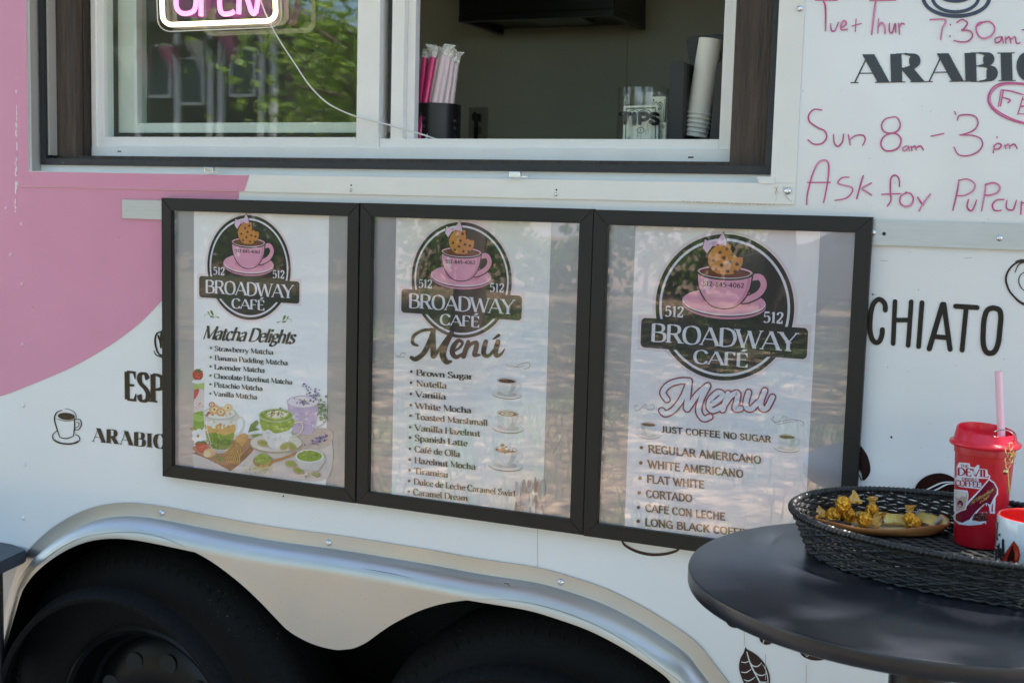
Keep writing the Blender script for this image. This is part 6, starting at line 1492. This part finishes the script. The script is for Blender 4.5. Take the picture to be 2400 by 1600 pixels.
# hedge at the far side
hg = empty('hedge', (-6, -19, GZ)); tag(hg, 'long dark green hedge along the far side of the yard', 'hedge')
r = random.Random(77); v = []; f = []
for _ in range(9000):
    x = r.uniform(-13, 15); h = 1.35+.35*sin(x*1.1)+.25*sin(x*2.7+1); p = Vector((x, r.gauss(0, .45), max(.02, min(h, r.uniform(0, 1)**.7*h+r.gauss(0, .12)))))
    a = Vector((r.gauss(0, 1), r.gauss(0, 1), r.gauss(0, 1))).normalized(); b_ = a.orthogonal().normalized(); L = r.uniform(.14, .26); i = len(v)
    v += [tuple(p), tuple(p+a*L*.5+b_*L*.4), tuple(p+a*L), tuple(p+a*L*.5-b_*L*.4)]; f.append((i, i+1, i+2, i+3))
me = bpy.data.meshes.new('foliage'); me.from_pydata(v, [], f); me.materials.append(M['leafa']); link('foliage', me, hg)
b = MB()
for i in range(15): b.tube([(-12.5+i*1.9, 0, 0), (-12.4+i*1.9, .1, .8)], .04, n=6)
b.build('stems', M['bark'], hg)
# grass tufts
gr = random.Random(21); v = []; f = []
for _ in range(900):
    cx, cy = gr.uniform(-14, 4), gr.uniform(-16, -2.9); n_ = gr.randint(12, 34); s = gr.uniform(.06, .25)
    for _ in range(n_):
        x, y = cx+gr.gauss(0, s), cy+gr.gauss(0, s); h = gr.uniform(.06, .22); a = gr.uniform(0, 6.28); w_ = .006; lx, ly = gr.gauss(0, .04), gr.gauss(0, .04); i = len(v)
        v += [(x-w_*cos(a), y-w_*sin(a), GZ), (x+w_*cos(a), y+w_*sin(a), GZ), (x+lx, y+ly, GZ+h)]; f.append((i, i+1, i+2))
me = bpy.data.meshes.new('grass'); me.from_pydata(v, [], f); me.materials.append(mat('grass_blade', (.11, .20, .035), .6, vary=.3, vscale=.6)); tag(link('grass', me), 'short green grass tufts on the dirt yard', 'grass', kind='stuff')
# brown house with white posts
hL, hR = MX(262, 300, 26), MX(668, 300, 26)
hs = empty('brown_house', ((hL.x+hR.x)/2, hL.y-3, GZ)); tag(hs, 'dark brown house with white window frames across the yard', 'house')
x0, x1, y1 = min(hL.x, hR.x)-5.0, max(hL.x, hR.x), hL.y
b = MB(); b.box(x0, x1, y1-6, y1, GZ, 6.2); b.build('wall', mat('dark_brown_siding', (.035, .024, .02), .7, bump=.5, bscale=6, stretch=(.2, .2, 4)), hs, world=True)
b = MB(); b.prism([(x0-.4, y1+.5, 6.2), (x1+.4, y1+.5, 6.2), ((x0+x1)/2, y1+.5, 8.2)], (0, -7, 0)); b.build('roof', mat('grey_shingle', (.12, .11, .11), .9), hs, world=True)
for px in (497, 522, 617, 645, 330, 420):
    p = MX(px, 200, 26); b = MB(); b.box(p.x-.07, p.x+.07, y1+.02, y1+.16, GZ, 6.1); b.build('white_post', M['vinyl'], hs, world=True)
for px, pz in ((570, 1.6), (570, 4.2), (375, 1.6), (450, 4.0), (375, 4.2)):
    p = MX(px, 200, 26); b = MB(); b.box(p.x-.42, p.x+.42, y1+.005, y1+.07, pz, pz+1.3); w_ = b.build('window', M['vinyl'], hs, world=True)
    b = MB(); b.box(p.x-.34, p.x+.34, y1+.072, y1+.08, pz+.08, pz+1.22); b.build('pane', mat('dark_window_pane', (.03, .04, .05), .05), w_, world=True)
# pale apartment building far off
b = MB(); b.box(-46, -6, -70, -58, GZ, 5.0); ab = b.build('pale_building', mat('pale_stucco', (.72, .70, .66), .9, vary=.05)); tag(ab, 'long pale building far across the street', 'building')
# bunting between the tree and the house
bp = [MX(px, py, 8.2) for px, py in ((150, 90), (215, 104), (262, 112), (330, 110), (400, 104), (470, 92), (540, 70), (620, 40))]
bu = empty('bunting', bp[0]); tag(bu, 'string of pink, white and black pennant flags across the yard', 'bunting')
b = MB(); b.tube(sm3(bp, 5), .006, n=6); b.build('cord', M['cablew'], bu, world=True)
cols = {'pk': mat('pink_pennant', (.75, .22, .45), .8), 'wh': mat('white_pennant', (.75, .75, .75), .8), 'bk': mat('black_pennant', (.03, .02, .03), .8)}
fl = [(232, 'wh', 30), (290, 'wh', 30), (325, 'pk', 20), (352, 'bk', 18), (385, 'pk', 22), (415, 'bk', 20), (452, 'wh', 24), (490, 'bk', 22), (525, 'pk', 22)]
def cord_y(px):
    pts_ = [(150, 90), (215, 104), (262, 112), (330, 110), (400, 104), (470, 92), (540, 70), (620, 40)]
    for (xa, ya), (xb, yb) in zip(pts_, pts_[1:]):
        if xa <= px <= xb: return ya+(yb-ya)*(px-xa)/(xb-xa)
for px, c, hw in fl:
    y0, y1_ = cord_y(px-hw), cord_y(px+hw); a, c2, d_ = MX(px-hw, y0, 8.2), MX(px+hw, y1_, 8.2), MX(px+14, (y0+y1_)/2+78, 8.3)
    b = MB(); b.prism([a, c2, c2.lerp(d_, .6)+Vector((.03, .02, 0)), d_, a.lerp(d_, .6)+Vector((.02, -.02, 0))], (0, .004, 0)); b.build('pennant', cols[c], bu, world=True)
# parked car
cq = MX(1690, 700, 15, -.012)
car = empty('parked_car', (cq.x+2.3, cq.y-.9, GZ)); tag(car, 'grey brown parked car facing left across the yard', 'car')
body = [(0, .42), (.03, .75), (.25, .95), (1.25, 1.08), (1.95, 1.62), (3.6, 1.68), (4.35, 1.15), (4.5, .9), (4.52, .45), (4.1, .32), (.4, .32)]
pm = mat('grey_brown_car_paint', (.16, .14, .13), .25, coat=.8)
b = MB(); b.prism([(cq.x+x, cq.y, GZ+z) for x, z in body], (0, -1.8, 0)); bmesh.ops.bevel(b.bm, geom=[e for e in b.bm.edges], offset=.06, segments=3, affect='EDGES'); b.build('body', pm, car, world=True, smooth=True)
gl = mat('dark_car_glass', (.02, .022, .025), .03, coat=1)
b = MB(); b.prism([(cq.x+x, cq.y+.006, GZ+z) for x, z in ((1.45, 1.12), (2.0, 1.56), (3.5, 1.60), (4.1, 1.15))], (0, -.02, 0)); b.build('side_window', gl, car, world=True)
b = MB(); b.box(cq.x-.004, cq.x+.10, cq.y-.45, cq.y+.004, GZ+.66, GZ+.82, bev=.02); b.build('headlight', mat('headlight_lens', (.7, .72, .68), .1, coat=1), car, world=True)
for x in (.85, 3.7):
    for yy in (0.015, -1.62):
        b = MB(); b.lathe([(.19, .0), (.31, 0), (.335, .04), (.335, .16), (.31, .2), (.19, .2)], n=32, M=Matrix.Rotation(radians(90), 4, 'X')); w_ = b.build('wheel', M['tyre'], car, smooth=True); w_.location = Vector((cq.x+x, cq.y+yy, GZ+.335))-car.location
        b = MB(); b.lathe([(.0001, .012), (.19, .012), (.2, .02)], n=24, M=Matrix.Rotation(radians(90), 4, 'X')); b.build('hub_cap', M['alu'], w_)
